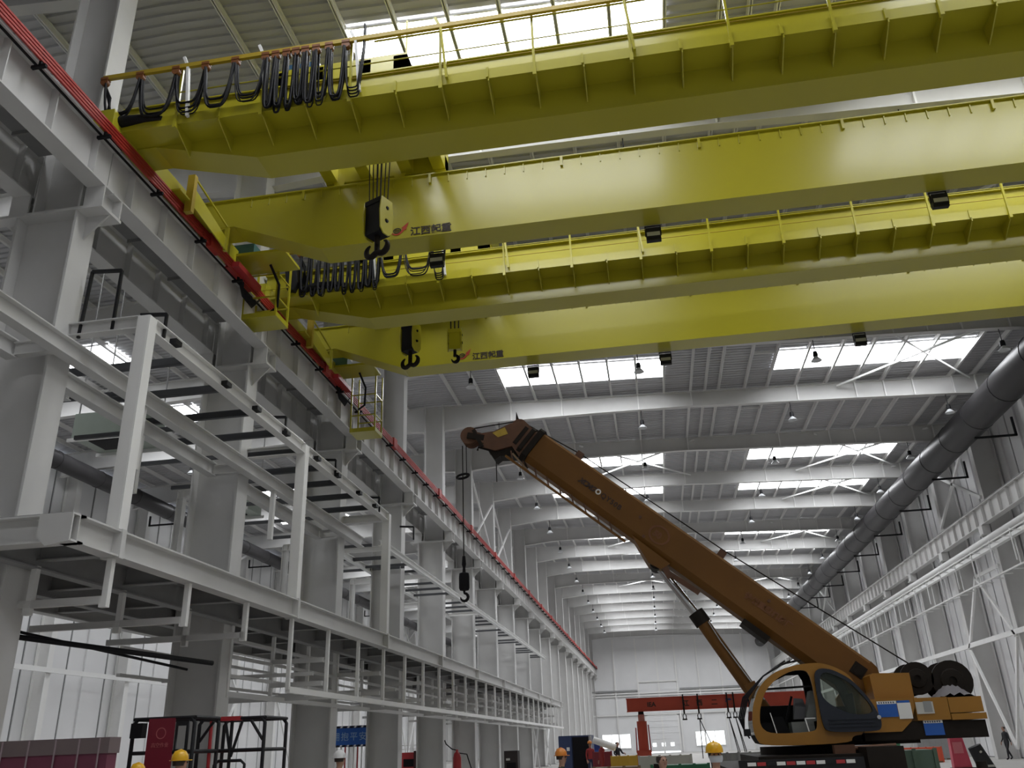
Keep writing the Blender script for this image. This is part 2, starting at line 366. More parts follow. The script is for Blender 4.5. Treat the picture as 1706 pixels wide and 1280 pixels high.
# far windows and roller door
for lab, x0, x1 in [('daylit window in the end wall beside the blue container', -9.6, -5.1), ('daylit window in the end wall beyond the cab of the mobile crane', 5.1, 9.6)]:
    NB += 1; o = bpy.data.objects.new('window_%d' % NB, None); C.objects.link(o); o.location = (x0, YF-.08, .9); tag(o, lab, 'window', kind='structure')
    n = 3
    for i in range(n):
        a = x0+(x1-x0)*i/n; b = x0+(x1-x0)*(i+1)/n
        MB().box(a+.05, b-.05, YF-.1, YF-.06, .9, 2.9).build('pane', DAY, o)
    f = MB().box(x0-.08, x1+.08, YF-.16, YF-.02, .78, .9).box(x0-.08, x1+.08, YF-.16, YF-.02, 2.9, 3.0)
    for i in range(n+1): xx = x0+(x1-x0)*i/n; f.box(xx-.05, xx+.05, YF-.16, YF-.02, .9, 2.9)
    f.build('frame', STEELW, o)
dr = bpy.data.objects.new('door_1', None); C.objects.link(dr); dr.location = (.2, YF-.1, 0); tag(dr, 'tall white roller door with three small lights in the end wall', 'door', kind='structure')
for i in range(6): MB().box(-2.2, 2.55, YF-.16, YF-.04, .25+.88*i, .25+.88*(i+1)-.03).build('panel', PANEL, dr)
for x in (-1.4, 0, 1.4): MB().box(x-.28, x+.28, YF-.20, YF-.15, .95, 1.45).build('pane', DAY, dr)
MB().box(-2.2, 2.55, YF-.14, YF-.06, .02, .22).build('threshold_gap', DAY, dr)
f = MB().box(-2.45, -2.2, YF-.25, YF, 0, 5.6).box(2.55, 2.8, YF-.25, YF, 0, 5.6).box(-2.45, 2.8, YF-.25, YF, 5.5, 5.75); f.build('frame', STEELW, dr)

# girts and cross braces of the two long walls
def girts(par, x, ks, dy, zs, br):
    for k in ks:
        for z in zs: MB().bar((x, YC(k)+dy, z), (x, YC(k+1)+dy, z), .12, .26).build('girt', GIRT, par)
    for k in br:
        ya, yb = YC(k)+dy, YC(k+1)+dy; ym = (ya+yb)/2
        for p, q in [((x, ya, 6.1), (x, ym, 9.8)), ((x, yb, 6.1), (x, ym, 9.8)), ((x, ya, 6.1), (x, ym, .6)), ((x, yb, 6.1), (x, ym, .6)),
                     ((x, ya, 13.6), (x, yb, 17.3)), ((x, yb, 13.6), (x, ya, 17.3)), ((x, ya, 9.8), (x, ym, 9.8))]:
            MB().bar(p, q, .12, .18).build('brace', GIRT, par)
girts(wr, 18.9, range(2, K1), 0, (6.3,), (5, 11))
girts(wl, -32.6, range(2, K1), 1.4, (6.35,), (6, 8, 13))

# ------------------------------------------------------------------ runway beams
def runway(x, label, cat_side, k0=-2):
    o = thing('runway_beam', label, 'runway beam', (x, YC(k0), 12.0), kind='structure')
    for k in range(k0, K1):
        MB().iby(x, YC(k)+.01, YC(k+1)-.01, 12.0, 13.05, .38, .035, .025).build('beam_section', STEEL, o)
    st = MB().box(.012, .17, -.012, .012, -.49, .49).mesh('stiffener', STEEL)
    for k in range(max(k0, -1), K1):
        for i in range(6):
            put(st, 'stiffener', o, (x, YC(k)+.62+1.25*i, 12.525), (0, 0, 0 if cat_side > 0 else math.pi))
            if x < -11: put(st, 'stiffener', o, (x, YC(k)+.62+1.25*i, 12.525))
    for k in range(k0, K1): MB().box(x-.06, x+.06, YC(k), YC(k+1), 13.05, 13.19).build('rail', STEELD, o)
    return o
runway(-9.94, 'grey runway beam carrying the red conductor rail', 1)
runway(-11.54, 'grey runway beam on the aisle side of the middle column row', -1)
runway(18.66, 'light grey runway beam along the duct side wall', -1)
for k in range(-2, K1):
    wkp = MB().box(-11.34, -10.14, YC(k)+.32, YC(k+1)-.32, 12.92, 12.95)
    for i in range(4): wkp.box(-11.34, -10.14, YC(k)+1+1.8*i, YC(k)+1.05+1.8*i, 12.84, 12.92)
    tag(wkp.build('runway_walkway', STEELD), 'dark grey walkway plates between the two runway beams, %s bay %s' % ((ORD[-k-1], 'behind the camera') if k < 0 else (ORD[k], 'from the camera')), 'walkway', 'runway walkway plates', 'structure')
# conductor rail: four red bars on black brackets
cr = thing('conductor_rail', 'four red conductor bars running along the runway beam', 'conductor rail', (-9.6, YC(-2), 13.0))
for i in range(4): MB().box(-9.62, -9.575, YC(-2), YC(K1), 12.93+.075*i, 12.975+.075*i).build('bar', RED, cr)
MB().box(-9.72, -9.69, YC(-2), YC(K1), 12.86, 12.90).build('cable', BLK, cr)
brk = MB().box(-.16, .12, -.03, .03, -.12, -.06).box(-.02, .03, -.03, .03, -.1, .28).mesh('bracket', BLK)
cov = MB().box(-.06, .07, -.22, .22, -.05, .35).mesh('joint_cover', RED)
y = YC(-2)+1
i = 0
while y < YC(K1)-1:
    put(brk, 'bracket', cr, (-9.62, y, 12.92)); i += 1
    if i % 4 == 2: put(cov, 'joint_cover', cr, (-9.6, y+.5, 12.92))
    y += 1.9

# ------------------------------------------------------------------ ducts
def duct(x, z, r, k0, k1, label, side):
    o = thing('air_duct', label, 'duct', (x, YC(k0), z))
    for k in range(k0, k1):
        for h in (0, 1):
            ya = YC(k)+h*BAY/2; mb = MB(); n = 20
            mb.tube([(x, ya, z), (x, ya+BAY/2, z)], r, n, cap=True); mb.build('duct_section', GALV, o)
            MB().lathe([(r, -.02), (r+.02, -.02), (r+.02, .02), (r, .02)], (x, ya, z), 1, 20).build('flange', GALV, o)
    for k in range(k0, k1+1):
        if 0 <= k <= 12 and (side > 0 or k % 2):
            xw = 18.97 if side > 0 else -32.55
            MB().bar((x, YC(k)+1.2, z-r-.06), (xw, YC(k)+1.2, z-r-.06), .10).bar((xw-side*.05, YC(k)+1.2, z-r-.1), (xw-side*.05, YC(k)+1.2, z+.1), .10).build('support', BLKP, o)
    return o
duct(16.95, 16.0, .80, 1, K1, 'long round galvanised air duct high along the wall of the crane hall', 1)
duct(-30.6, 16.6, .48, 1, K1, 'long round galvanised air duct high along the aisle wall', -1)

# ------------------------------------------------------------------ cable trays and rods under the duct side runway
ct = thing('service_rack', 'white pipe rack with hanging rods under the duct side runway', 'pipe rack', (18.3, YC(2), 10.7))
MB().tube([(18.45, YC(2), 11.15), (18.45, YC(K1), 11.15)], .15, 10).build('pipe', GIRT, ct)
MB().box(18.1, 18.35, YC(2), YC(K1), 10.42, 10.62).build('tray', GIRT, ct)
MB().box(18.25, 18.35, YC(2), YC(K1), 9.05, 9.12).build('hanging_rail', STEELW, ct)
MB().box(17.55, 17.62, YC(2), YC(K1), 10.46, 10.52).build('hanging_rail', STEELW, ct)
rod = MB().bar((0, 0, 0), (0, 0, -1.55), .05).mesh('rod', GIRT); rod2 = MB().bar((0, 0, 0), (.7, 0, .0), .05).mesh('arm', GIRT); pipec = MB().bar((0, 0, 0), (.75, 0, 0), .07, .2).mesh('outrigger', STEELW)
y = YC(2)+.7; i = 0
while y < YC(12):
    put(rod, 'rod', ct, (17.6 if i % 2 else 18.3, y, 10.6)); put(rod2, 'arm', ct, (17.6, y, 10.5)); put(rod2, 'arm', ct, (18.25, y, 9.1)); y += 1.45; i += 1

# ------------------------------------------------------------------ pendant lamps
def lamp_proto():
    o = thing('pendant_lamp', 'x', 'lamp', (0, 0, 0), 'high bay lamps')
    MB().tube([(0, 0, .42), (0, 0, 1.0)], .018, 6).build('cord', BLKP, o, True)
    MB().lathe([(0, .42), (.09, .42), (.11, .30), (.11, .20), (.07, .16)], (0, 0, 0), 2, 12).build('ballast', BLKP, o, True)
    MB().lathe([(.07, .18), (.14, .10), (.23, .0), (.24, -.02), (.22, -.01), (.12, .08), (0, .12)], (0, 0, 0), 2, 14).build('shade', LAMPSH, o, True)
    return o
lp = lamp_proto(); first = True
LX = [(-7.2, 'nearest the red conductor rail'), (.5, 'second from the red conductor rail'), (8.15, 'second from the big duct'), (15.75, 'nearest the big duct')]
for k in range(1, 17):
    for x, s in LX:
        o = lp if first else copy_tree(lp); first = False
        o.location = (x, YC(k)+.25, rbot(x, RB)-1.0); o['label'] = 'pendant lamp under the %s hall rafter from the camera, %s' % (ORD[k], s)
for k in range(1, 9):
    for x, s in [(-16.5, 'inner'), (-25, 'outer')]:
        o = copy_tree(lp); o.location = (x, YC(k)+.25, rbot(x, RBL)-1.0); o['label'] = 'pendant lamp under the %s aisle rafter, %s side' % (ORD[k], s)


# ------------------------------------------------------------------ mezzanine
mz = thing('mezzanine', 'grey steel mezzanine with hung frames and open upper frame beside the columns', 'mezzanine', (-8.7, 11.65, 0), kind='structure')
XE, ZB, ZT, YE0, YE1 = -8.7, 4.71, 5.15, 11.65, 81.4
def yp(k): return YC(k)+.15
ys = [YE0]+[yp(k) for k in range(0, 10)]+[YE1]
for a, b in zip(ys[:-1], ys[1:]):
    MB().iby(XE, a+.012, b-.012, ZB, ZT, .30, .03, .02).build('edge_beam', STEEL, mz)
    MB().iby(-13.4, a, b, ZB, ZT, .25, .03, .02).build('rear_beam', STEEL, mz)
    MB().box(-13.5, XE-.16, a+.01, b-.01, ZT, ZT+.06).build('deck_plate', STEELD, mz)
MB().ibx(-13.4, XE+.15, YE0, ZB, ZT, .3, .03, .02).build('end_beam', STEEL, mz)
MB().prism([(XE+.14, ZT), (XE+.14, ZB), (XE-.25, ZB-.06), (XE-.42, ZB+.08), (XE-.42, ZT)], 1, YE0-.17, YE0-.14).build('corner_plate', STEEL, mz)
jx = MB().ibx(-13.3, -8.86, 0, ZB+.05, ZT, .18, .02, .015).mesh('joist', STEELD)
y = YE0+1.25
while y < YE1: put(jx, 'joist', mz, (0, y, 0)); y += 2.5
for x in (-10.1, -11.7): MB().iby(x, YE0, YE1, ZB-.1, ZT-.03, .22, .03, .02).build('main_beam', STEELD, mz)
spl = MB().box(-.17, .17, -.06, .06, -.02, .46).mesh('splice_plate', STEEL)
for k in range(0, 10): put(spl, 'splice_plate', mz, (XE, yp(k), ZB-.0))
# posts and upper frame
post = MB().box(-.125, -.105, -.12, .12, 0, 4.0).box(.105, .125, -.12, .12, 0, 4.0).box(-.105, .105, -.125, -.1, 0, 4.0).mesh('post', STEELW)
for k in range(0, 3): put(post, 'post', mz, (XE, yp(k), ZT+.02))
ipost = MB().hz(-.1, .1, 0, 0, 3.6, .2, .015, .012).mesh('rear_post', STEELW)
for k in range(0, 5): put(ipost, 'rear_post', mz, (-13.2, yp(k)+2.0, ZT+.06))
for a, b in ((0, 1), (1, 2)):
    MB().iby(XE, yp(a)+.13, yp(b)-.13, 8.92, 9.2, .22, .02, .02).build('top_beam', STEELW, mz)
for k in range(0, 3): MB().ibx(-10.24, XE-.1, yp(k), 8.94, 9.2, .2, .02, .02).build('cross_beam', STEEL, mz)
for x, ya, yb in ((-10.0, 6.0, 29.0), (-10.95, 6.0, YC(0)-.32), (-10.95, YC(0)+.32, YC(1)-.32), (-10.95, YC(1)+.32, YC(2)-.32)):
    MB().iby(x, ya, yb, 8.36, 8.7, .24, .025, .02).build('tie_beam', STEEL, mz)
for k in range(0, 3): MB().ibx(-10.9, -10.1, YC(k)-.34, 8.4, 8.66, .16, .02, .02).build('tie_strut', STEEL, mz)
rg = MB().box(-11.8, -8.8, -.05, .05, 0, .14).box(-11.8, -8.8, -.05, -.03, 0, .16).mesh('rung', RUNG)
y = yp(0)+1.6
while y < yp(2)-.3: put(rg, 'rung', mz, (0, y, 8.95)); y += 1.48
y = yp(0)+2.3
rg2 = MB().box(-13.2, -10.1, -.04, .04, 0, .10).mesh('rung', RUNG)
while y < yp(3): put(rg2, 'rung', mz, (0, y, 8.72)); y += 2.2
# second, lower frame further down
for x in (-9.6, -11.6): MB().iby(x, yp(2)+2.2, 78.0, 8.62, 8.84, .18, .02, .02).build('tie_beam', GIRT, mz)
rg3 = MB().box(-11.5, -9.7, -.04, .04, 0, .10).mesh('rung', RUNG); rg4 = MB().ibx(-11.5, -9.7, 0, 0, .18, .12, .02, .02).mesh('cross_beam', STEELW)
y = yp(2)+3.2; i = 0
while y < 77.5: put(rg4 if i % 4 == 0 else rg3, 'cross_beam' if i % 4 == 0 else 'rung', mz, (0, y, 8.64)); y += 1.5; i += 1
dp_ = MB().box(-.06, .06, -.06, .06, -1.35, 0).mesh('drop_post', STEELW)
for xx, yy in ((-10.0, 15.0), (-10.95, 16.5), (-10.0, 21.5)): put(dp_, 'drop_post', mz, (xx, yy, 8.36))
for k in range(0, 5): MB().ibx(-13.3, -11.6, yp(k)+2.0, 8.62, 8.86, .16, .02, .02).build('rear_cross_beam', STEELW, mz)
# black angle brackets standing on the frame
for y0 in (yp(0)-.32, yp(0)+.2, yp(1)-1.6, yp(1)+2.0, yp(1)+6.2, yp(2)+3.0):
    big = y0 < yp(0)
    z0, h, l = (9.2, 1.32, .62) if big else (9.2, .55, .55)
    x0 = -9.38 if big else -8.65
    mb = MB().bar((x0, y0+.3, z0-.2), (x0, y0+.3, z0+h-.25), .05).bar((x0, y0+.3, z0+h-.25), (x0-l, y0+.3, z0+h-.2), .06)
    if big: mb.bar((x0-l, y0+.3, z0+h-.2), (x0-l-.05, y0+.3, z0-.3), .05)
    mb.build('angle_bracket', BLKP, mz)
clip = MB().cbox((0, 0, 0), (.14, .22, .10)).mesh('clip', BLKP)
for y0 in (13.6, 15.7, 17.2, 18.9, 21.0, 22.6, 24.5, 26.1): put(clip, 'clip', mz, (-8.57, y0, 9.02))
# hangers and hung frames
hs = MB().box(-.05, .05, -.05, .05, -.78, 0).box(-.08, .05, -.05, .05, -.80, -.62).mesh('hanger', STEELW)
hl = MB().box(-.045, .045, -.045, .045, -1.66, 0).mesh('hanger', STEELW)
arm = MB().box(-1.5, -.05, -.05, .05, -.06, .06).mesh('arm', STEEL)
arml = MB().box(-3.2, -.05, -.05, .05, -.06, .06).mesh('arm', STEEL)
y = yp(0); n = 0
while y < YE1:
    if n < 3:
        put(hs, 'hanger', mz, (XE, y, ZB)); put(arml, 'arm', mz, (XE, y, ZB-.68))
        put(hs, 'rear_hanger', mz, (XE-1.35, y, ZB-.05))
    else:
        put(hl, 'hanger', mz, (XE, y, ZB))
        if n % 2 == 0:
            put(arm, 'arm', mz, (XE-.05, y, 3.95)); put(arm, 'arm', mz, (XE-.05, y, 3.35))
        put(hl, 'rear_hanger', mz, (XE-1.55, y, ZB-.1))
    y += 2.5; n += 1
MB().box(XE-.06, XE+.06, yp(1), YE1, 2.98, 3.12).build('bottom_rail', STEELW, mz)
MB().box(XE-1.62, XE-1.5, yp(1), YE1, 2.96, 3.08).build('bottom_rail', STEEL, mz)
for z in (4.25, 3.85, 3.4):
    MB().box(XE-1.60, XE-1.52, yp(1), YE1, z, z+.08).build('side_rail', STEEL, mz)
for z in (4.2, 3.55): MB().box(-13.2, -13.1, yp(1), YE1, z, z+.08).build('side_rail', STEELW, mz)
hb = MB().box(-13.0, -8.8, -.04, .04, 0, .09).mesh('cross_rail', STEEL)
for k in range(1, 9):
    for dz, dy in ((3.5, 1.8), (3.0, 3.4), (3.2, 5.6)): put(hb, 'cross_rail', mz, (0, yp(k)+dy, dz))
MB().tube([(-12.5, 12, 3.9), (-9.2, 17.5, 3.45)], .05, 8).build('conduit', BLKP, mz)
MB().tube([(-12.8, 14, 4.2), (-10.6, 19, 3.5)], .03, 8).build('conduit', BLKP, mz)
for k in (8, 9): MB().bar((-10.2, YC(k), 3.0), (-10.2, YC(k)+3, 0), .12).bar((-10.2, YC(k)+3, 3.0), (-10.2, YC(k), 0), .12).build('cross_brace', GIRT, mz)
# X-braced ladders on the middle row further down
for k in (5, 6):
    MB().bar((-10.3, YC(k)+.3, 13.3), (-10.3, YC(k+1)-.3, 17.3), .10).bar((-10.3, YC(k+1)-.3, 13.3), (-10.3, YC(k)+.3, 17.3), .10).build('cross_brace', GIRT, mz)

# air handler units on the aisle side
for lab, y0, x0 in (('green-grey air handling box hanging in the aisle, nearer one', 20.3, -14.6), ('green-grey air handling box hanging in the aisle, farther one', 28.3, -15.2)):
    o = thing('air_handler', lab, 'air handler', (x0, y0, 9.9), 'aisle air handlers')
    MB().box(x0-1.0, x0+1.0, y0, y0+1.3, 10.0, 10.75).build('casing', mat('unit_grey_green', (.33, .38, .33), .4), o)
    MB().box(x0-.6, x0+.6, y0+.2, y0+1.0, 9.96, 10.0).build('grille', BLK, o)
    for sx in (-.95, .95):
        MB().bar((x0+sx, y0+.1, 10.75), (x0+sx, y0+.1, zr(x0)+.24), .03).build('hanging_rod', STEELD, o)
        MB().bar((x0+sx, y0+1.2, 10.75), (x0+sx, y0+1.2, zr(x0)+.24), .03).build('hanging_rod', STEELD, o)
    MB().box(x0-1.1, x0+1.1, y0-.05, y0+.0, 9.9, 10.0).box(x0-1.1, x0+1.1, y0+1.3, y0+1.35, 9.9, 10.0).build('cradle', STEELW, o)

# ------------------------------------------------------------------ bridge cranes
XA, XB = -10.15, 18.9
def girder_mb(y0, y1, lowend):
    zt, zb, ze = 14.5, 12.8, lowend
    pts = [(XA, zt), (XA, ze), (-9.3, ze), (-7.0, zb), (15.7, zb), (18.0, ze), (XB, ze), (XB, zt)]
    mb = MB()
    mb.prism(pts, 1, y0, y1)
    mb.box(XA-.02, XB+.02, y0-.07, y1+.07, zt, zt+.03)                                      # top flange
    for (xa, za), (xb, zb_) in zip(pts[1:6], pts[2:7]):
        mb.add([(xa, y0-.03, za-.02), (xb, y0-.03, zb_-.02), (xb, y1+.03, zb_-.02), (xa, y1+.03, za-.02), (xa, y0-.03, za+.001), (xb, y0-.03, zb_+.001), (xb, y1+.03, zb_+.001), (xa, y1+.03, za+.001)],
               [(3,2,1,0),(4,5,6,7),(0,1,5,4),(1,2,6,5),(2,3,7,6),(3,0,4,7)])
    return mb
rib = MB().box(-.012, .012, -.03, 0, -.24, 0).mesh('stiffener', YEL)
rib2 = MB().box(-.03, .03, -.07, 0, -.24, 0).mesh('stiffener', YEL)
gus = MB().prism([(0, 0), (-.62, 0), (-.62, -.09), (0, -.40)], 0, -.012, .012).mesh('bracket', YEL)
hpost = MB().box(-.025, .025, -.025, .025, -.14, 1.33).box(-.035, .035, -.04, .04, -.16, .02).mesh('handrail_post', YEL)
hshort = MB().box(-.025, .025, -.02, .02, -.02, .22).mesh('toe_post', YEL)
def swoosh():
    return [(-.03, .06), (0, 0), (.08, -.04), (.17, -.03), (.24, .02), (.30, .10), (.335, .085), (.40, .30), (.22, .155), (.255, .14), (.21, .06), (.15, .01), (.08, 0), (.01, .03), (-.02, .07)][::-1]
def loop_pts(x0, x1, y, z, dep, n=14):
    pts = []
    for i in range(n+1):
        t = i/n; s = 2*t-1
        wx = (x0+x1)/2+(x1-x0)/2*(s if abs(s) > .999 else math.copysign(abs(s)**.55, s))
        pts.append((wx, y, z-dep*(1-abs(s)**2.6)))
    return pts
def crane(dy, which, fest, cage, logo_x):
    o = thing('bridge_crane', 'yellow double-girder bridge crane, %s' % which, 'bridge crane', (-9.94, 15.2+dy, 13.19))
    g1y, g2y = 13.1+dy, 16.6+dy
    g1 = girder_mb(g1y, g1y+.65, 13.42).build('girder', YEL, o); g2 = girder_mb(g2y, g2y+.65, 13.75).build('girder', YEL, o)
    x = -8.9; i = 0
    while x < 18.3:
        put(rib2 if i % 7 == 3 else rib, 'stiffener', g2, (x, g2y, 14.5)); x += .46; i += 1
    for gy in (g1y, g2y): MB().box(XA+.4, XB-.4, gy+.29, gy+.36, 14.53, 14.63).build('trolley_rail', STEELD, o)
    # walkway on the near side of the first girder
    wy = g1y-.6
    wk = MB().box(-10.1, XB-.3, wy, g1y, 13.43, 13.46).build('walkway', YEL, o)
    MB().box(-10.1, XB-.3, wy-.012, wy, 13.40, 13.64).build('toe_board', YEL, wk)
    x = -1.2-1.83*4
    while x < 18.4:
        put(hpost, 'handrail_post', wk, (x, wy-.03, 13.45)); put(gus, 'bracket', wk, (x+.02, g1y, 13.43)); put(gus, 'bracket', wk, (x+.935, g1y, 13.43)); put(hshort, 'toe_post', wk, (x+.915, wy-.02, 13.44)); x += 1.83
    MB().tube([(-4.4, wy-.03, 14.76), (XB-.3, wy-.03, 14.76)], .022, 6).build('handrail', YEL, wk)
    MB().tube([(-8.6, wy-.03, 14.2), (XB-.3, wy-.03, 14.2)], .014, 6).build('handrail', YEL, wk)
    MB().tube([(-8.6, wy-.03, 13.88), (XB-.3, wy-.03, 13.88)], .010, 6).build('guard_wire', YELD, wk)
    # festoon
    fy = wy-.12; fz = 14.74
    fs = MB().box(-10.25, 6.5, fy-.035, fy+.035, fz, fz+.10).build('festoon_track', YELD, o)
    for x in (-8.35, -6.7, -4.75, -3.0, 0.6): MB().bar((x, fy, fz-.0), (x+.1, fy+.05, 13.5), .05, .08).bar((x-.12, fy, fz+.3), (x, fy, fz), .05, .06).build('track_arm', GIRT if x < -4 else YEL, fs)
    tr = MB().lathe([(0, -.05), (.085, -.05), (.085, .05), (0, .05)], (0, 0, -.02), 1, 12).cbox((0, 0, .06), (.16, .12, .06)).mesh('cable_trolley', BRNM)
    rnd = random.Random(3)
    for x in fest: put(tr, 'cable_trolley', fs, (x, fy, fz-.05))
    for a, b in zip(fest[:-1], fest[1:]):
        wide = b-a > .4
        for j in range(7 if not wide else 5):
            d = (1.12 if not wide else .95)+rnd.uniform(-.16, .14)+(.0 if wide else .12)
            yy = fy+rnd.uniform(-.07, .07); sh = rnd.uniform(-.03, .03)
            MB().tube(loop_pts(a+.02+sh, b-.02+sh, yy, fz-.12, d), rnd.choice((.014, .019, .024)), 6).build('cable', CABLE, fs)
    xe = fest[-1]
    for j in range(4):
        MB().tube(loop_pts(xe, xe+.38, fy+.03*j-.05, fz-.12, 1.1+.05*j)[:10]+[(xe+.36, fy+.03*j, fz-.2), (xe+.37, fy+.03*j, fz+.45)], .016, 6).build('cable', CABLE, fs)
    xs = fest[0]
    for j in range(5):
        MB().tube([(xs, fy, fz-.1), (xs+.15, fy+.05, fz-.45-.05*j), (xs+.05*j, fy+.2, 13.75), (xs-.05+.1*j, fy+.4, 13.5)], .02, 6).build('cable', CABLE, fs)
    MB().tube([(xs+.1, fy+.1, 13.58), (xs+.5, fy+.06, 13.62), (xs+1.0, fy+.12, 13.66), (xs+1.35, fy+.1, 13.60)], [.10, .12, .10, .05], 10).build('cable_coil', CABLE, fs)
    if dy > 1:
        MB().prism([(-9.25, 14.3), (-8.95, 14.3), (-8.85, 13.75), (-8.95, 13.5), (-9.15, 13.55)], 1, fy-.1, fy+.35).build('control_cabinet', BLKP, o)
    # end carriages with wheels, and the end platform
    for cx in (-9.94, 18.66):
        e = MB().box(cx-.22, cx+.22, 12.2+dy, 18.5+dy, 13.34, 13.76).build('end_carriage', YEL, o)
        for yy in (12.7, 14.2, 16.3, 18.0): MB().lathe([(0, -.07), (.22, -.07), (.22, .07), (0, .07)], (cx, yy+dy, 13.40), 0, 14).build('wheel', DIRT, e)
    px = -9.40
    pf = MB().box(-10.0, px, 14.3+dy, 16.5+dy, 13.23, 13.27).build('end_platform', YEL, o)
    MB().add([(px, 14.85+dy, 13.15), (px, 16.42+dy, 12.98), (px, 16.42+dy, 13.30), (px, 14.85+dy, 13.62), (px+.03, 14.85+dy, 13.15), (px+.03, 16.42+dy, 12.98), (px+.03, 16.42+dy, 13.30), (px+.03, 14.85+dy, 13.62)],
             [(3,2,1,0),(4,5,6,7),(0,1,5,4),(1,2,6,5),(2,3,7,6),(3,0,4,7)]).build('kick_plate', YEL, pf)
    MB().box(px-.12, px+.05, 14.72+dy, 14.85+dy, 12.95, 13.95).build('corner_post', YELD, pf); MB().box(px-.03, px+.06, 16.40+dy, 16.48+dy, 12.95, 13.62).build('corner_post', YEL, pf)
    MB().bar((px, 14.8+dy, 13.93), (px+.02, 16.44+dy, 13.62), .035).bar((px, 16.44+dy, 13.6), (px-.35, 16.44+dy, 13.55), .035).build('handrail', YEL, pf)
    # hanging maintenance cage beyond the second girder
    cx0, cx1, cy0, cy1, cz0, cz1 = cage
    cg = MB().box(cx0, cx1, cy0, cy1, cz0, cz0+.14).build('cage_floor', YEL, o)
    pm = MB()
    for xx in (cx0+.03, cx1-.03):
        for yy in (cy0+.03, cy1-.03): MB().bar((xx, yy, cz0+.1), (xx, yy, cz1+.9), .05).build('cage_post', YEL, cg)
    for z in (cz0+.6, cz1): MB().bar((cx0, cy0+.03, z), (cx1, cy0+.03, z), .035).bar((cx1-.03, cy0, z), (cx1-.03, cy1, z), .035).bar((cx0, cy1-.03, z), (cx1, cy1-.03, z), .035).build('cage_rail', YEL, cg)
    MB().box(-10.1, -8.4, g2y+1.0, g2y+2.0, 13.55, 13.62).build('service_deck', YEL, o)
    MB().box(-9.9, -9.3, g2y+1.1, g2y+1.7, 13.62, 13.95).build('drive_motor', mat('motor_green', (.05, .13, .13), .4), o)
    MB().tube([(-9.0, g2y+1.5, 13.5), (-8.9, g2y+1.9, 13.1), (-8.95, g2y+2.0, 12.5), (-9.2, g2y+2.1, 12.4)], .035, 8).build('power_cable', BLK, o)
    for j in range(6): MB().tube([(-9.75+.04*j, g2y+1.2, 13.2), (-9.62, g2y+1.35, 12.55+.04*j), (-9.62+.02*j, g2y+1.9, 12.5+.03*j), (-9.6, g2y+2.3, 12.95)], .018, 6).build('collector_cable', BLK, o)
    MB().box(-9.78, -9.4, g2y+.6, g2y+1.9, 12.98, 13.12).build('collector_shoe', REDM, o)
    # emblem and lettering on the second girder
    ly = g2y-.012; lx = logo_x
    lettering('江西起重', .255, INK, g2, (lx+.44, ly, 12.86), bold=.006, space=.97)
    plate_xz([(lx+p[0], 12.93+p[1]) for p in swoosh()], [], ly, .006, 'emblem_arrow', LOGOR, g2)
    ring = [(lx+.12+.10*math.cos(t*math.pi/9), 13.02+.075*math.sin(t*math.pi/9)) for t in range(18)]
    ringi = [(lx+.12+.08*math.cos(t*math.pi/9), 13.02+.058*math.sin(t*math.pi/9)) for t in range(18)]
    plate_xz(ring, [ringi], ly, .006, 'emblem_ring', INK, g2)
    em = MB()
    for i in (-.04, 0, .04): em.box(lx+.12+i-.006, lx+.12+i+.006, ly-.004, ly+.002, 12.96, 13.08)
    em.box(lx+.05, lx+.19, ly-.004, ly+.002, 13.015, 13.027).build('emblem_grid', INK, g2)
    return o
FA = [-10.2, -9.4, -8.6, -7.95, -7.3, -6.65, -6.43, -6.2, -6.0, -5.8, -5.57, -5.3, -4.95]
FB = [-8.85, -8.55, -8.3, -8.05, -7.82, -7.6, -7.38, -7.16, -6.94, -6.72, -6.5, -5.85, -5.0]
crane(0, 'the nearer of the two', FA, (-9.95, -8.95, 18.55, 19.35, 12.22, 13.5), -5.22)
crane(7.2, 'the farther of the two', FB, (-9.45, -8.55, 25.8, 26.6, 11.55, 12.9), -5.22)
# ------------------------------------------------------------------ trolleys and hook blocks
def trolley(dy, x0, x1, lab):
    o = thing('crane_trolley', lab, 'crane trolley', ((x0+x1)/2, 15.2+dy, 14.63))
    ya, yb = 13.3+dy, 17.05+dy
    fr = MB()
    fr.box(x0, x1, ya, ya+.35, 14.72, 15.2).box(x0, x1, yb-.35, yb, 14.72, 15.2)
    for x in (x0, x0+.9, x1-1.1, x1-.3): fr.box(x, x+.3, ya, yb, 14.75, 15.15)
    fr.build('frame', YEL, o)
    for x in (x0+.35, x1-.35):
        for y in (ya+.17, yb-.17): MB().lathe([(0, -.09), (.2, -.09), (.2, .09), (0, .09)], (x, y, 14.83), 1, 16).build('wheel', DIRT, o)
    for x in (x0+.2, x1-1.3): MB().prism([(x, 14.75), (x+.3, 14.75), (x+.22, 14.45), (x+.08, 14.45)], 1, yb-.38, yb-.36).build('rail_guard', YEL, o)
    MB().cyl(((x0+x1)/2-.8, 15.1+dy, 15.5), ((x0+x1)/2+.8, 15.1+dy, 15.5), .35, 20).build('rope_drum', DIRT, o)
    MB().box(x0+.1, x0+.9, ya+.4, ya+1.0, 15.2, 15.75).build('hoist_motor', mat('motor_blue', (.03, .09, .17), .4), o)
    MB().box(x1-1.0, x1-.2, yb-1.2, yb-.3, 15.2, 15.7).build('gearbox', YEL, o)
    MB().box(x1-.04, x1, ya, yb, 15.2, 16.1).build('cable_mast', YEL, o)
    return o
trolley(0, -7.0, -3.95, 'yellow trolley on top of the nearer bridge crane')
trolley(7.2, -7.6, -3.6, 'yellow trolley on top of the farther bridge crane')
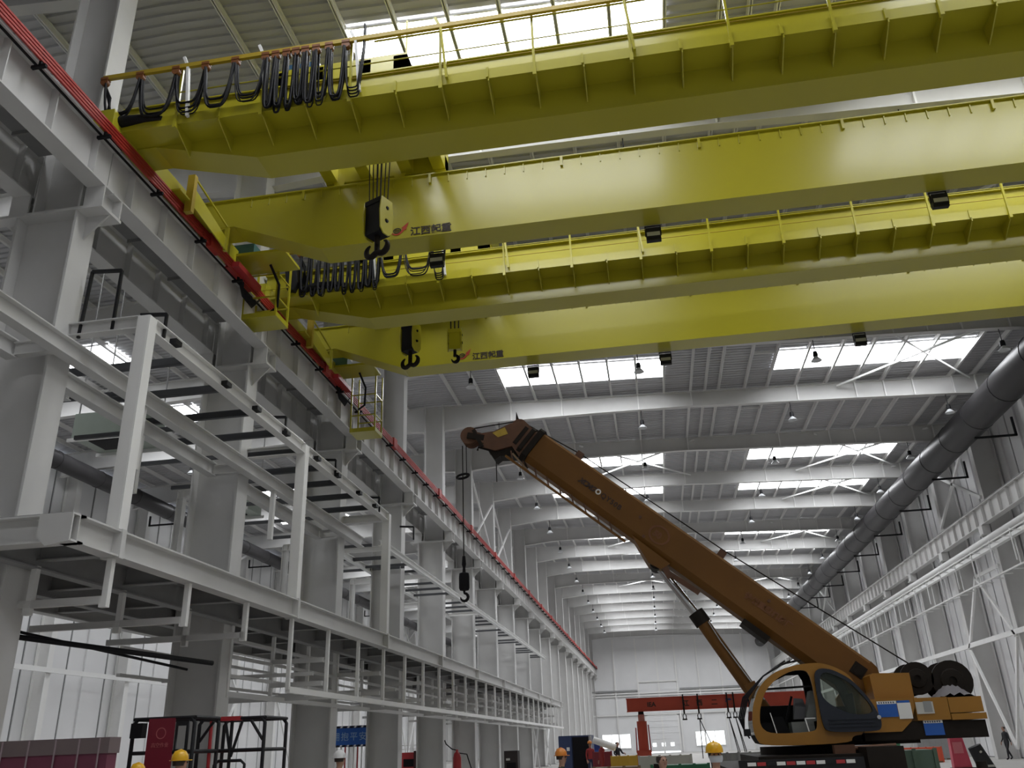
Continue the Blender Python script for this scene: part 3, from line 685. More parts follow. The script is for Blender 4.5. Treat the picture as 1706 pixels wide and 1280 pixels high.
def hex_plate(w, z1, z0): 
    return [(-w*.5, z1), (w*.5, z1), (w*.62, (z0+z1)/2+.1), (w*.55, z0+.12), (w*.25, z0), (-w*.25, z0), (-w*.55, z0+.12), (-w*.62, (z0+z1)/2+.1)]
def circ(cx, cy, r, n=12): return [(cx+r*math.cos(2*math.pi*i/n), cy+r*math.sin(2*math.pi*i/n)) for i in range(n)]
def hook_block(lab, cat_loc, h, wd, dp, rz, ropes_to, nr, double=True, side=YEL, cover=BLK, group='crane hook blocks'):
    # local frame: block hangs below local origin (top of block at z=0)
    o = thing('hook_block', lab, 'hook', cat_loc, group, rz=rz)
    MB().box(-wd/2, wd/2, -dp/2, dp/2, -h*.95, -.04).prism([(-wd/2-.02, 0), (wd/2+.02, 0), (wd/2+.02, -.12), (-wd/2-.02, -.12)], 1, -dp/2-.015, dp/2+.015).build('sheave_cover', cover, o, True)
    for s in (-1, 1):
        me = plate(hex_plate(dp*1.02, 0, -h), [circ(.02, -h*.25, .05), circ(.0, -h*.62, .055)], .03)
        for v in me.vertices: x, y, z = v.co; v.co = Vector((s*(wd/2+.03)+z, x, y))
        me.materials.clear(); me.materials.append(side); q = bpy.data.objects.new('side_plate', me); C.objects.link(q); q.parent = o
        for zz in (-h*.25, -h*.62): MB().cyl((s*(wd/2-.01), .02, zz), (s*(wd/2+.06), .02, zz), .035, 10).build('pin', BLK, o, True)
    hk = MB(); r = .055*h/.9
    hk.tube([(0, 0, -h+.05), (0, 0, -h-.26*h)], r*1.1, 12)
    if double:
        for s in (-1, 1):
            pts = [(0, 0, -h*1.40)]
            for i in range(9):
                t = math.radians(-90+s*0+i*20) if s > 0 else math.radians(-90-i*20)
                pts.append((s*.14*h/.9+.155*h/.9*math.cos(t)*1.0, 0, -h*1.30+.15*h/.9*math.sin(t)))
            hk.tube(pts, [r*1.2]*5+[r*1.1, r, r*.8, r*.6, r*.35], 10)
        hk.tube([(0, 0, -h*1.2), (0, 0, -h*1.45)], r*1.1, 12)
    else:
        pts = [(0, 0, -h*1.15)]
        for i in range(12):
            t = math.radians(100-i*25); pts.append((.13*h/.9*math.cos(t)*1.0, 0, -h*1.36+.14*h/.9*math.sin(t)))
        hk.tube(pts, [r]*4+[r*1.3]*5+[r, r*.8, r*.55, r*.35], 10)
    hk.build('hook', DIRT if double else BLK, o, True)
    for i in range(nr):
        xx = -wd/2+wd*(i+.5)/nr
        for yy in (-dp*.35, dp*.35): MB().tube([(xx, yy, -.05), (xx*1.25, yy*1.4, ropes_to)], .013, 6).build('rope', DIRT, o, True)
    return o
hook_block('black and yellow hook block with ramshorn hook hanging from the nearer crane', (-5.12, 15.2, 12.86), .92, .42, .34, math.radians(-24), 2.3, 4)
hook_block('black hook block with ramshorn hook under the farther crane', (-6.38, 22.35, 13.5), .92, .40, .34, math.radians(-24), 1.7, 3)
hook_block('small yellow hook block with single hook under the farther crane', (-5.0, 22.3, 13.18), .70, .34, .16, math.radians(5), 2.0, 3, double=False, cover=YEL)
def floodlight(lab, p):
    o = thing('floodlight', lab, 'floodlight', p, 'girder floodlights')
    x, y, z = p
    MB().box(x-.17, x+.17, y-.09, y+.09, z-.34, z-.08).build('housing', BLKP, o); MB().box(x-.15, x+.15, y-.10, y-.088, z-.30, z-.20).build('lens', mat('floodlight_lens', (.45, .45, .38), .15), o)
    MB().box(x-.19, x-.17, y-.02, y+.02, z-.25, z+.02).box(x+.17, x+.19, y-.02, y+.02, z-.25, z+.02).box(x-.19, x+.19, y-.02, y+.02, z, z+.02).build('yoke', BLKP, o)
    MB().box(x-.17, x+.17, y-.06, y+.06, z-.40, z-.34).build('ballast_box', BLKP, o)
for lab, p in [('floodlight below the nearer crane girder, nearest the festoon cables', (-4.3, 17.3, 12.745)), ('floodlight below the nearer crane girder, middle one', (.9, 17.3, 12.745)),
               ('floodlight below the nearer crane girder, nearest the big duct', (7.25, 17.3, 12.745)),
               ('small floodlight below the farther crane girder, middle one', (1.2, 24.5, 12.745)), ('small floodlight below the farther crane girder, nearest the big duct', (7.0, 24.5, 12.745)), ('small floodlight below the farther crane girder, above the boom head', (-2.95, 24.5, 12.745))]:
    floodlight(lab, p)

# ------------------------------------------------------------------ mobile crane
mc_ = thing('mobile_crane', 'orange truck-mounted telescopic crane with raised boom and open cab', 'mobile crane', (3.2, 18.4, 0))
U = Vector((-.758, 0, .652)); Nn = Vector((.652, 0, .758)); YB = 18.65
def bp(s, n, y): v = U*s+Nn*n; return (v.x, y, v.z)
def boom_section(s0, s1, n0, n1, hw, ch, name, m, par):
    sec = [(-hw, n0+ch), (-hw+ch*.7, n0), (hw-ch*.7, n0), (hw, n0+ch), (hw, n1-.05), (hw-.05, n1), (-hw+.05, n1), (-hw, n1-.05)]
    k = len(sec); vs = [bp(s0, n, YB+y) for y, n in sec]+[bp(s1, n, YB+y) for y, n in sec]
    return MB().add(vs, [tuple(range(k)), tuple(range(2*k-1, k-1, -1))]+[(i, i+k, (i+1) % k+k, (i+1) % k) for i in range(k)]).build(name, m, par)
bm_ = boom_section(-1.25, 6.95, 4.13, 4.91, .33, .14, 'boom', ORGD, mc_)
# rounded foot of the boom
ft = [(-1.25, 4.13), (-1.25, 4.91), (-1.4, 4.88), (-1.52, 4.78), (-1.58, 4.6), (-1.52, 4.4), (-1.42, 4.26)]
k = len(ft); mb = MB(); vs = [bp(s, n, YB-.33) for s, n in ft]+[bp(s, n, YB+.33) for s, n in ft]
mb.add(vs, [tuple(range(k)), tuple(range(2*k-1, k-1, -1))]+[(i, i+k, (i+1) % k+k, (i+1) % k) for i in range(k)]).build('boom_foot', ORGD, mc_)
a = Vector(bp(-1.15, 4.62, YB-.36)); MB().cyl(a, a+Vector((0, .06, 0)), .10, 16).build('pivot_hole', DIRT, mc_)
MB().add([bp(-1.28, 4.50, YB-.345), bp(-1.02, 4.50, YB-.345), bp(-1.02, 4.74, YB-.345), bp(-1.28, 4.74, YB-.345), bp(-1.28, 4.50, YB-.33), bp(-1.02, 4.50, YB-.33), bp(-1.02, 4.74, YB-.33), bp(-1.28, 4.74, YB-.33)],
         [(3,2,1,0),(4,5,6,7),(0,1,5,4),(1,2,6,5),(2,3,7,6),(3,0,4,7)]).build('foot_cutout', DIRT, mc_)
for s0, s1, g, m in ((6.88, 7.02, .05, DIRT), (6.95, 7.13, -.05, RUST), (7.10, 7.20, -.02, DIRT), (7.15, 7.32, -.10, ORGD), (7.28, 7.38, -.06, DIRT)):
    boom_section(s0, s1, 4.13-g, 4.91+g, .33+g, .14, 'boom_collar', m, bm_)
hp = [(-2.28, 8.36), (-2.47, 8.58), (-2.81, 8.56), (-3.22, 8.40), (-3.50, 8.38), (-3.62, 8.42), (-3.70, 8.30), (-3.60, 8.18), (-3.46, 8.13), (-3.40, 8.0), (-3.20, 7.93), (-2.80, 8.0), (-2.58, 7.62)]
hd = MB()
for y0 in (-.26, .20): hd.prism(hp[::-1], 1, YB+y0, YB+y0+.06)
hd.box(-3.3, -2.6, YB-.2, YB+.2, 8.02, 8.2); hd.build('boom_head', RUST, mc_)
MB().prism([(-3.25, 8.36), (-2.95, 8.47), (-2.88, 8.30), (-3.12, 8.24)], 1, YB-.268, YB-.262).build('paint_patch', mat('worn_yellow_paint', (.45, .30, .03), .5, var=.4, scale=9), mc_)
for y0 in (-.15, -.05, .05, .15):
    MB().lathe([(0, -.035), (.21, -.035), (.17, 0), (.21, .035), (0, .035)], (-3.82, YB+y0, 8.38), 1, 18).build('head_sheave', RUST, mc_)
    MB().lathe([(0, -.03), (.18, -.03), (.15, 0), (.18, .03), (0, .03)], (-2.62, YB+y0, 8.50), 1, 16).build('idler_sheave', RUST, mc_)
MB().bar((-3.85, YB-.24, 8.36), (-3.45, YB-.24, 8.26), .05, .14).bar((-3.85, YB+.24, 8.36), (-3.45, YB+.24, 8.26), .05, .14).bar((-3.7, YB-.24, 8.48), (-3.5, YB-.24, 8.05), .08).build('sheave_bracket', DIRT, mc_)
MB().prism([(-2.72, 8.62), (-2.60, 8.62), (-2.66, 8.78), (-2.70, 8.92)], 1, YB-.06, YB+.06).build('rope_guide', DIRT, mc_)
mb = MB().prism([(-3.45, 8.10), (-3.15, 7.93), (-2.75, 8.02), (-2.60, 7.70), (-2.75, 7.78), (-3.1, 7.80), (-3.22, 7.72), (-3.3, 7.85)], 1, YB-.2, YB+.2)
mb.tube([(-3.22, YB, 7.8), (-3.22, YB, 7.25)], .012, 6); mb.tube([(-3.3, YB-.2, 7.95), (-3.6, YB-.2, 8.06), (-3.62, YB-.2, 7.98)], .025, 6); mb.build('wiring_bundle', DIRT, mc_)
# jib stowed lattice strip along the lower edge
jb = MB(); jb.bar(bp(7.3, 3.96, YB-.30), bp(3.95, 3.98, YB-.30), .05)
jb.build('jib_chord', ORGD, mc_)
for s in [4.3+.35*i for i in range(9)]: MB().bar(bp(s, 3.98, YB-.30), bp(s+.18, 4.13, YB-.28), .03).build('jib_lacing', RUST, mc_)
MB().bar(bp(7.2, 4.1, YB-.30), bp(6.6, 3.97, YB-.30), .04).build('jib_lacing', WOOD, mc_)
# lug and luffing cylinder
MB().prism([(-.25, 5.72), (.50, 5.05), (.30, 4.95), (.05, 5.10)], 1, YB-.34, YB+.34).build('cylinder_lug', ORGD, mc_)
MB().cyl((.22, YB-.26, 5.12), (.22, YB+.26, 5.12), .15, 14).build('cylinder_eye', DIRT, mc_)
MB().cyl((.22, YB, 5.12), (1.0, YB, 3.93), .085, 18).build('cylinder_rod', CHROME, mc_)
MB().cyl((.92, YB, 4.07), (1.06, YB, 3.83), .17, 18).build('cylinder_gland', DIRT, mc_)
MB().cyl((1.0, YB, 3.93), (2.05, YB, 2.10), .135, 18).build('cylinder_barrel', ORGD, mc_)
MB().tube([(1.15, YB-.15, 3.85), (1.35, YB-.16, 3.45), (1.9, YB-.16, 2.55), (2.05, YB-.16, 2.3)], .018, 6).build('hydraulic_pipe', CHROME, mc_)
MB().bar((1.80, YB-.2, 2.62), (1.92, YB-.2, 2.32), .03, .22).build('cylinder_cover', ORGD, mc_)
# underside fittings, rope guides and hoist rope
MB().bar(bp(3.1, 4.10, YB-.28), bp(2.75, 3.92, YB-.28), .10, .12).bar(bp(2.85, 3.98, YB-.28), bp(2.1, 4.02, YB-.28), .05, .10).build('jib_hook', RUST, mc_)
MB().bar(bp(1.1, 4.06, YB-.2), bp(.5, 4.06, YB-.2), .5, .12).build('underside_bracket', DIRT, mc_)
for s in (2.2, 6.0): MB().bar(bp(s, 4.88, YB), bp(s, 5.10, YB), .12, .16).build('rope_roller', RUST, mc_)
MB().tube([(4.95, YB, 2.83), bp(2.2, 5.12, YB), bp(6.0, 5.06, YB), (-2.62, YB, 8.70), (-3.82, YB, 8.6)], .014, 6).build('hoist_rope', DIRT, mc_)
# boom lettering
def on_boom(txt, s, n, size, m, sh=0, bold=0, sp=1.0): lettering(txt, size, m, bm_, Vector(bp(s, n, YB-.336)), ex=-U, ey=Nn, bold=bold, shear=sh, space=sp)
on_boom('XCMG', 5.58, 4.46, .155, BOOMINK, .25, .008, .88)
on_boom('QY50B', 4.98, 4.46, .155, BOOMINK, 0, .004, 1.22)
plate_xz([(0, 0)]+[(0, 0)]*0 if False else [tuple((U*(5.07+.065*math.cos(t)-.0)+Nn*(4.52+.065*math.sin(t)))[i] for i in (0, 2)) for t in [i*math.pi/6 for i in range(12)]],
         [[tuple((U*(5.07+.035*math.cos(t))+Nn*(4.52+.035*math.sin(t)))[i] for i in (0, 2)) for t in [i*math.pi/6 for i in range(12)]]], YB-.337, .006, 'emblem', WHT, bm_)
on_boom('徐州重型机械厂', 1.35, 4.50, .155, FADED, 0, .006, 1.0)
cx_, cz_ = 3.45, 4.52
E1 = [tuple((U*(cx_+.24*math.cos(t))+Nn*(cz_+.20*math.sin(t)))[i] for i in (0, 2)) for t in [i*math.pi/12 for i in range(24)]]
E2 = [tuple((U*(cx_+.20*math.cos(t))+Nn*(cz_+.165*math.sin(t)))[i] for i in (0, 2)) for t in [i*math.pi/12 for i in range(24)]]
plate_xz(E1, [E2], YB-.337, .006, 'load_ring', FADED, bm_)
on_boom('50', 3.58, 4.45, .18, FADED, 0, .01)
for s, n in ((4.0, 4.6), (3.7, 4.3), (.9, 4.72)): 
    a = Vector(bp(s, n, YB-.335)); MB().cyl(a-Vector((0, .02, 0)), a, .035, 10).build('access_plug', RUST, bm_)
# cab
CO = [(1.75, 1.46), (1.65, 1.62), (1.63, 1.86), (1.69, 2.18), (1.86, 2.50), (2.13, 2.71), (2.54, 2.83), (2.96, 2.85), (3.20, 2.78), (3.45, 2.63), (3.58, 2.4), (3.58, 1.6), (3.34, 1.58), (3.30, 1.46)]
W1 = [(1.76, 1.80), (1.80, 2.10), (1.95, 2.41), (2.17, 2.60), (2.46, 2.73), (2.72, 2.73), (2.79, 2.58), (2.80, 2.13), (2.77, 1.76), (2.70, 1.67), (1.92, 1.66)]
W2 = [(2.92, 1.72), (2.92, 2.66), (3.1, 2.70), (3.35, 2.55), (3.48, 2.3), (3.48, 1.72)]
def chaikin(p, it=2):
    for _ in range(it):
        q = []
        for i in range(len(p)):
            a_, b_ = p[i], p[(i+1) % len(p)]
            q += [(a_[0]*.78+b_[0]*.22, a_[1]*.78+b_[1]*.22), (a_[0]*.22+b_[0]*.78, a_[1]*.22+b_[1]*.78)]
        p = q
    return p
CO, W1 = chaikin(CO), chaikin(W1)
cab = plate_xz(CO, [W1, W2], 17.22, .06, 'cab_side', ORG, mc_)
plate_xz(CO, [[(1.86, 2.16), (1.95, 2.40), (2.17, 2.58), (2.46, 2.70), (2.70, 2.70), (2.76, 2.58), (2.77, 2.16)], [(2.94, 2.1), (2.94, 2.62), (3.1, 2.66), (3.35, 2.5), (3.46, 2.1)]], 18.05, .05, 'cab_far_side', INT, mc_)
skins = {}
for i in range(len(CO)):
    p, q = CO[i], CO[(i+1) % len(CO)]; xm, zm = (p[0]+q[0])/2, (p[1]+q[1])/2
    nm = 'cab_floor' if zm < 1.63 else ('cab_back' if xm > 3.40 else ('windscreen' if xm < 2.15 else 'cab_roof'))
    skins.setdefault(nm, MB()).add([(p[0], 17.24, p[1]), (q[0], 17.24, q[1]), (q[0], 18.03, q[1]), (p[0], 18.03, p[1])], [(0, 1, 2, 3)])
for nm, m in (('cab_roof', ORG), ('cab_back', ORG), ('cab_floor', INT), ('windscreen', GLASS)): skins[nm].build(nm, m, mc_)
DO = [(2.83, 2.62), (2.90, 2.72), (3.0, 2.74), (3.19, 2.70), (3.48, 2.52), (3.74, 2.16), (3.86, 1.84), (3.84, 1.70), (3.77, 1.64), (2.92, 1.65), (2.84, 1.78)]
DG = [(2.92, 2.58), (2.99, 2.66), (3.10, 2.67), (3.41, 2.50), (3.65, 2.20), (3.75, 2.01), (3.70, 1.93), (3.34, 1.93), (2.90, 2.20)]
DO, DG = chaikin(DO), chaikin(DG)
dd = plate_xz(DO, [DG], 17.12, .07, 'sliding_door', SLATE, mc_)
plate_xz(DG, [], 17.12, .012, 'door_glass', GLASS, dd)
for z in (1.74, 1.80, 1.86): MB().bar((2.95, 17.08, z), (3.78, 17.08, z), .02, .02).build('door_rib', SLATE, dd)
MB().cyl((3.82, 17.05, 1.87), (3.82, 17.12, 1.87), .035, 12).build('door_handle', CHROME, dd)
# cab interior
MB().box(2.35, 2.75, 17.4, 17.85, 1.62, 1.85).prism([(2.62, 1.85), (2.80, 1.85), (2.90, 2.35), (2.78, 2.38)], 1, 17.42, 17.83).build('seat', SEATG, mc_)
MB().box(1.75, 3.5, 17.28, 18.0, 1.5, 1.62).box(1.72, 2.0, 17.3, 18.0, 1.6, 1.85).box(3.5, 3.56, 17.3, 18.0, 1.6, 2.3).prism([(2.0, 1.62), (2.3, 1.62), (2.2, 1.95), (2.05, 1.95)], 1, 17.3, 17.5).build('control_console', INT, mc_)
MB().bar((2.28, 17.6, 1.85), (2.45, 17.6, 2.30), .04).build('control_lever', INT, mc_)
MB().bar((1.95, 17.3, 2.43), (2.78, 17.3, 2.45), .035).build('grab_bar', INT, mc_)
MB().bar((1.98, 17.26, 2.02), (2.05, 17.26, 1.66), .015).bar((2.58, 17.26, 1.90), (2.62, 17.26, 1.66), .02).bar((2.58, 17.26, 1.90), (2.76, 17.26, 1.90), .02).build('interior_trim', WHT, mc_)
MB().prism([(2.45, 1.9), (2.75, 1.9), (2.66, 2.25), (2.52, 2.27)], 1, 17.7, 17.9).build('seat_towel', CLOTHE, mc_)
# hoses in front of the cab
for j in range(4):
    MB().tube([(2.75-.1*j, 17.8, 2.95), (2.35-.05*j, 17.5, 2.87-.02*j), (1.95, 17.3, 2.66), (1.62-.03*j, 17.25, 2.3), (1.50-.03*j, 17.25, 1.95), (1.48, 17.3, 1.75), (1.56, 17.3, 1.6)], .014, 6).build('hose', BLK, mc_)
MB().cbox((1.52, 17.2, 1.70), (.12, .08, .12)).build('work_lamp', BLKP, mc_)
# turntable body, winch housing, counterweight
MB().box(2.6, 4.6, 17.7, 19.6, 1.42, 1.62).build('turntable', DIRT, mc_)
MB().prism([(3.60, 1.62), (4.25, 1.62), (4.45, 1.79), (4.62, 2.18), (3.60, 2.18)], 1, 17.42, 17.60).build('frame_side', ORG, mc_)
MB().prism([(3.60, 1.62), (4.25, 1.62), (4.45, 1.79), (4.62, 2.18), (4.62, 2.62), (3.9, 2.66), (3.6, 2.3)], 1, 19.5, 19.65).build('frame_side', ORG, mc_)
MB().prism([(3.93, 2.14), (4.62, 2.14), (4.62, 2.62), (3.98, 2.64), (3.91, 2.60)], 1, 17.6, 18.2).build('winch_housing', ORG, mc_)
cw = MB().box(4.55, 5.12, 17.4, 19.6, 1.79, 2.17).box(5.13, 5.70, 17.4, 19.6, 1.90, 2.16).box(5.13, 5.72, 17.38, 19.6, 1.78, 1.885).build('counterweight', ORG, mc_)
MB().prism([(4.44, 1.78), (5.70, 1.77), (5.70, 1.48), (3.6, 1.48), (3.6, 1.62), (4.27, 1.62)], 1, 17.45, 19.6).build('rear_chassis', DIRT, mc_)
for xc, r in ((4.86, .30), (5.48, .37)):
    w_ = MB(); MB().lathe([(0, -.30), (r, -.30), (r, -.26), (r*.72, -.25), (r*.72, .25), (r, .26), (r, .30), (0, .30)], (xc, 18.35, 2.84-r+.0), 1, 22).build('winch_drum', DIRT, mc_)
    MB().lathe([(r*.2, -.34), (r*.55, -.33), (r*.6, -.30)], (xc, 18.35, 2.84-r), 1, 14).build('winch_hub', DIRT, mc_)
# tarpaulin lump on the deck
mb = MB(); n = 12
gx = [[(5.0+.68*i/n, 17.5+.7*j/6, 2.17+.22*math.sin(math.pi*i/n)**.8*math.sin(math.pi*(j+.6)/7)+.03*math.sin(i*2.1+j*1.7)*math.sin(math.pi*i/n)-.012) for j in range(7)] for i in range(n+1)]
mb.add([p for r_ in gx for p in r_], [(i*7+j, i*7+j+1, (i+1)*7+j+1, (i+1)*7+j) for i in range(n) for j in range(6)], True).build('tarpaulin', TARP, mc_)
# stickers
def sticker(x0, x1, z0, z1, y, bar_top, name='sticker', m=BLUE):
    s = MB().box(x0, x1, y-.006, y, z0, z1).build(name, m, mc_)
    if bar_top:
        MB().box(x0, x1, y-.008, y-.006, z1-.05, z1).build('sticker_band', WHT, s)
        for i in range(7): MB().box(x0+.03+(x1-x0-.05)*i/7, x0+.03+(x1-x0-.05)*i/7+.02, y-.010, y-.008, z1-.04, z1-.012).build('sticker_mark', BLUED, s)
    return s
sticker(3.90, 4.24, 1.87, 2.14, 17.41, True); sticker(4.64, 4.97, 1.54, 1.79, 17.44, True)
sticker(4.25, 4.48, 1.83, 2.10, 17.41, False, 'sticker', WHT); sticker(4.25, 4.47, 2.10, 2.14, 17.41, False, 'sticker_band', BLUE)
sticker(4.56, 4.86, 1.90, 2.10, 17.39, False, 'notice', PAPER); sticker(4.69, 4.83, 1.93, 2.11, 17.383, False, 'notice', mat('notice_grey', (.30, .31, .31), .7))
# carrier below, pointing down the hall: deck, outriggers, wheels
MB().box(1.25, 3.75, 16.2, 26.5, .80, 1.05).box(1.6, 3.4, 16.6, 20.5, 1.05, 1.30).build('carrier_deck', DIRT, mc_)
MB().box(1.22, 3.25, 16.12, 16.2, 1.0, 1.26).build('rear_bumper', BLKP, mc_)
for i, m in enumerate((WHT, REDM, BLKP, WHT, REDM, WHT, REDM, WHT, BLKP, REDM, WHT)):
    MB().box(1.36+.16*i, 1.50+.16*i, 16.105, 16.12, 1.17, 1.225).build('reflector', m, mc_)
MB().cyl((2.7, 18.65, 1.28), (2.7, 18.65, 1.44), .85, 28).build('slew_ring', DIRT, mc_)
MB().cyl((3.3, 17.0, 1.38), (4.0, 17.0, 1.40), .04, 10).box(2.95, 3.30, 16.95, 17.15, 1.28, 1.44).build('valve_block', RUST, mc_)
MB().box(3.35, 3.95, 16.3, 17.6, 1.0, 1.40).build('ladder_box', DIRT, mc_)
for yw in (17.4, 18.8, 24.2, 25.7):
    for xw in (1.45, 3.55): MB().lathe([(0, -.16), (.38, -.16), (.52, -.12), (.52, .12), (.38, .16), (0, .16)], (xw, yw, .52), 0, 20).build('wheel', BLK, mc_)
for yo in (16.6, 22.6):
    for xo, xi in ((-.2, 1.6), (5.2, 3.4)):
        MB().box(min(xo, xi), max(xo, xi), yo-.15, yo+.15, .72, .95).build('outrigger_beam', ORGD, mc_)
        MB().cyl((xo, yo, .06), (xo, yo, 1.12), .09, 12).cbox((xo, yo, .03), (.5, .5, .06)).build('outrigger_jack', DIRT, mc_)
# its hook, hanging from the head
hk = thing('hook_block', 'small black ball hook hanging on ropes from the boom head', 'hook', (-4.02, 18.65, 5.3))
for x in (-4.02, -3.93): MB().tube([(x, 18.65, 8.2), (x, 18.65, 7.45)], .011, 6).build('rope', DIRT, hk)
MB().tube([(-4.02, 18.65, 8.2), (-4.02, 18.65, 5.5)], .013, 6).build('rope', DIRT, hk)
MB().tube([(-4.02+.14*math.cos(t*math.pi/8), 18.65+.14*math.sin(t*math.pi/8), 7.45+.03*math.cos(t*math.pi/8)) for t in range(17)], .03, 6).build('limit_ring', BLK, hk)
MB().lathe([(0, .5), (.035, .48), (.05, .3), (.03, .22), (.04, .12), (.11, .10), (.12, .02), (.12, -.22), (.10, -.27), (0, -.28)], (-4.02, 18.65, 5.1), 2, 14).build('ball_weight', BLK, hk)
MB().tube([(-4.02, 18.65, 4.85), (-4.02, 18.65, 4.78)]+[(-4.02+.085*math.sin(math.radians(a)), 18.65, 4.68+.085*math.cos(math.radians(a))) for a in range(0, 271, 30)], [.03, .025, .025, .03, .035, .035, .035, .035, .03, .025, .02, .012], 8).build('hook', BLK, hk)

# ------------------------------------------------------------------ red lifting beam on a post, with shackles and slings
rb = thing('lifting_beam', 'long red steel lifting beam with painted lettering behind the crane cab', 'lifting beam', (2.4, 40, 2.85))
MB().box(-1.43, 6.4, 39.85, 40.15, 2.86, 3.36).box(-1.45, 6.42, 39.78, 40.22, 3.36, 3.39).box(-1.45, 6.42, 39.8, 40.2, 2.84, 2.865).build('beam', REDO, rb)
b1 = mat('paint_navy', (.03, .05, .16), .5, var=0)
lettering('IEA', .26, INK, rb, (-.55, 39.845, 3.02), bold=.008); lettering('江', .27, INK, rb, (.98, 39.845, 3.0), bold=.008)
lettering('西', .27, INK, rb, (1.55, 39.845, 3.0), bold=.008); lettering('二', .27, INK, rb, (2.18, 39.845, 3.0), bold=.006); lettering('建', .27, b1, rb, (2.78, 39.845, 3.0), bold=.01)
for i, x in enumerate((1.0, 1.62, 2.85, 3.12, 3.75)):
    MB().box(x-.03, x+.03, 39.74, 39.78, 2.75, 3.46).build('sling_strap', BLKP, rb)
    o = thing('shackle', 'black shackle and chain on the red lifting beam, %s from its free end' % ORD[i], 'shackle', (x, 39.76, 2.4), 'shackles on the lifting beam')
    MB().tube([(x-.06, 39.76, 2.46), (x-.07, 39.76, 2.6), (x, 39.76, 2.7), (x+.07, 39.76, 2.6), (x+.06, 39.76, 2.46)], .022, 6).cyl((x-.1, 39.76, 2.45), (x+.1, 39.76, 2.45), .03, 8).build('bow', DIRT, o)
    MB().tube([(x, 39.76, 2.9), (x, 39.76, 2.68)], .04, 6).build('chain', DIRT, o)
    if i in (1, 2, 3):
        for q, dx in ((0, .55 if i == 1 else .3), (1, -.05 if i == 1 else .22)): MB().tube([(x, 39.76, 2.44), (x+dx*.5, 39.7, 1.7), (x+dx, 39.6, .9)], .02, 6).build('sling_rope', DIRT, o)
po = thing('prop_post', 'red telescopic steel post under the end of the lifting beam', 'post', (-.85, 40, 0))
MB().cyl((-.85, 40, 0), (-.85, 40, 2.45), .22, 14).box(-1.15, -.55, 39.7, 40.3, .0, 1.3).build('outer_tube', REDO, po)
MB().cyl((-.85, 40, 2.45), (-.85, 40, 2.72), .14, 12).build('inner_tube', mat('pale_red', (.55, .2, .16), .5), po); MB().cyl((-.85, 40, 2.72), (-.85, 40, 2.84), .12, 12).build('pad', BLK, po)
MB().bar((-.55, 39.9, 1.2), (-.58, 39.9, 2.3), .05).bar((-1.15, 39.9, 1.2), (-1.12, 39.9, 2.2), .05).build('side_rail', REDM, po)

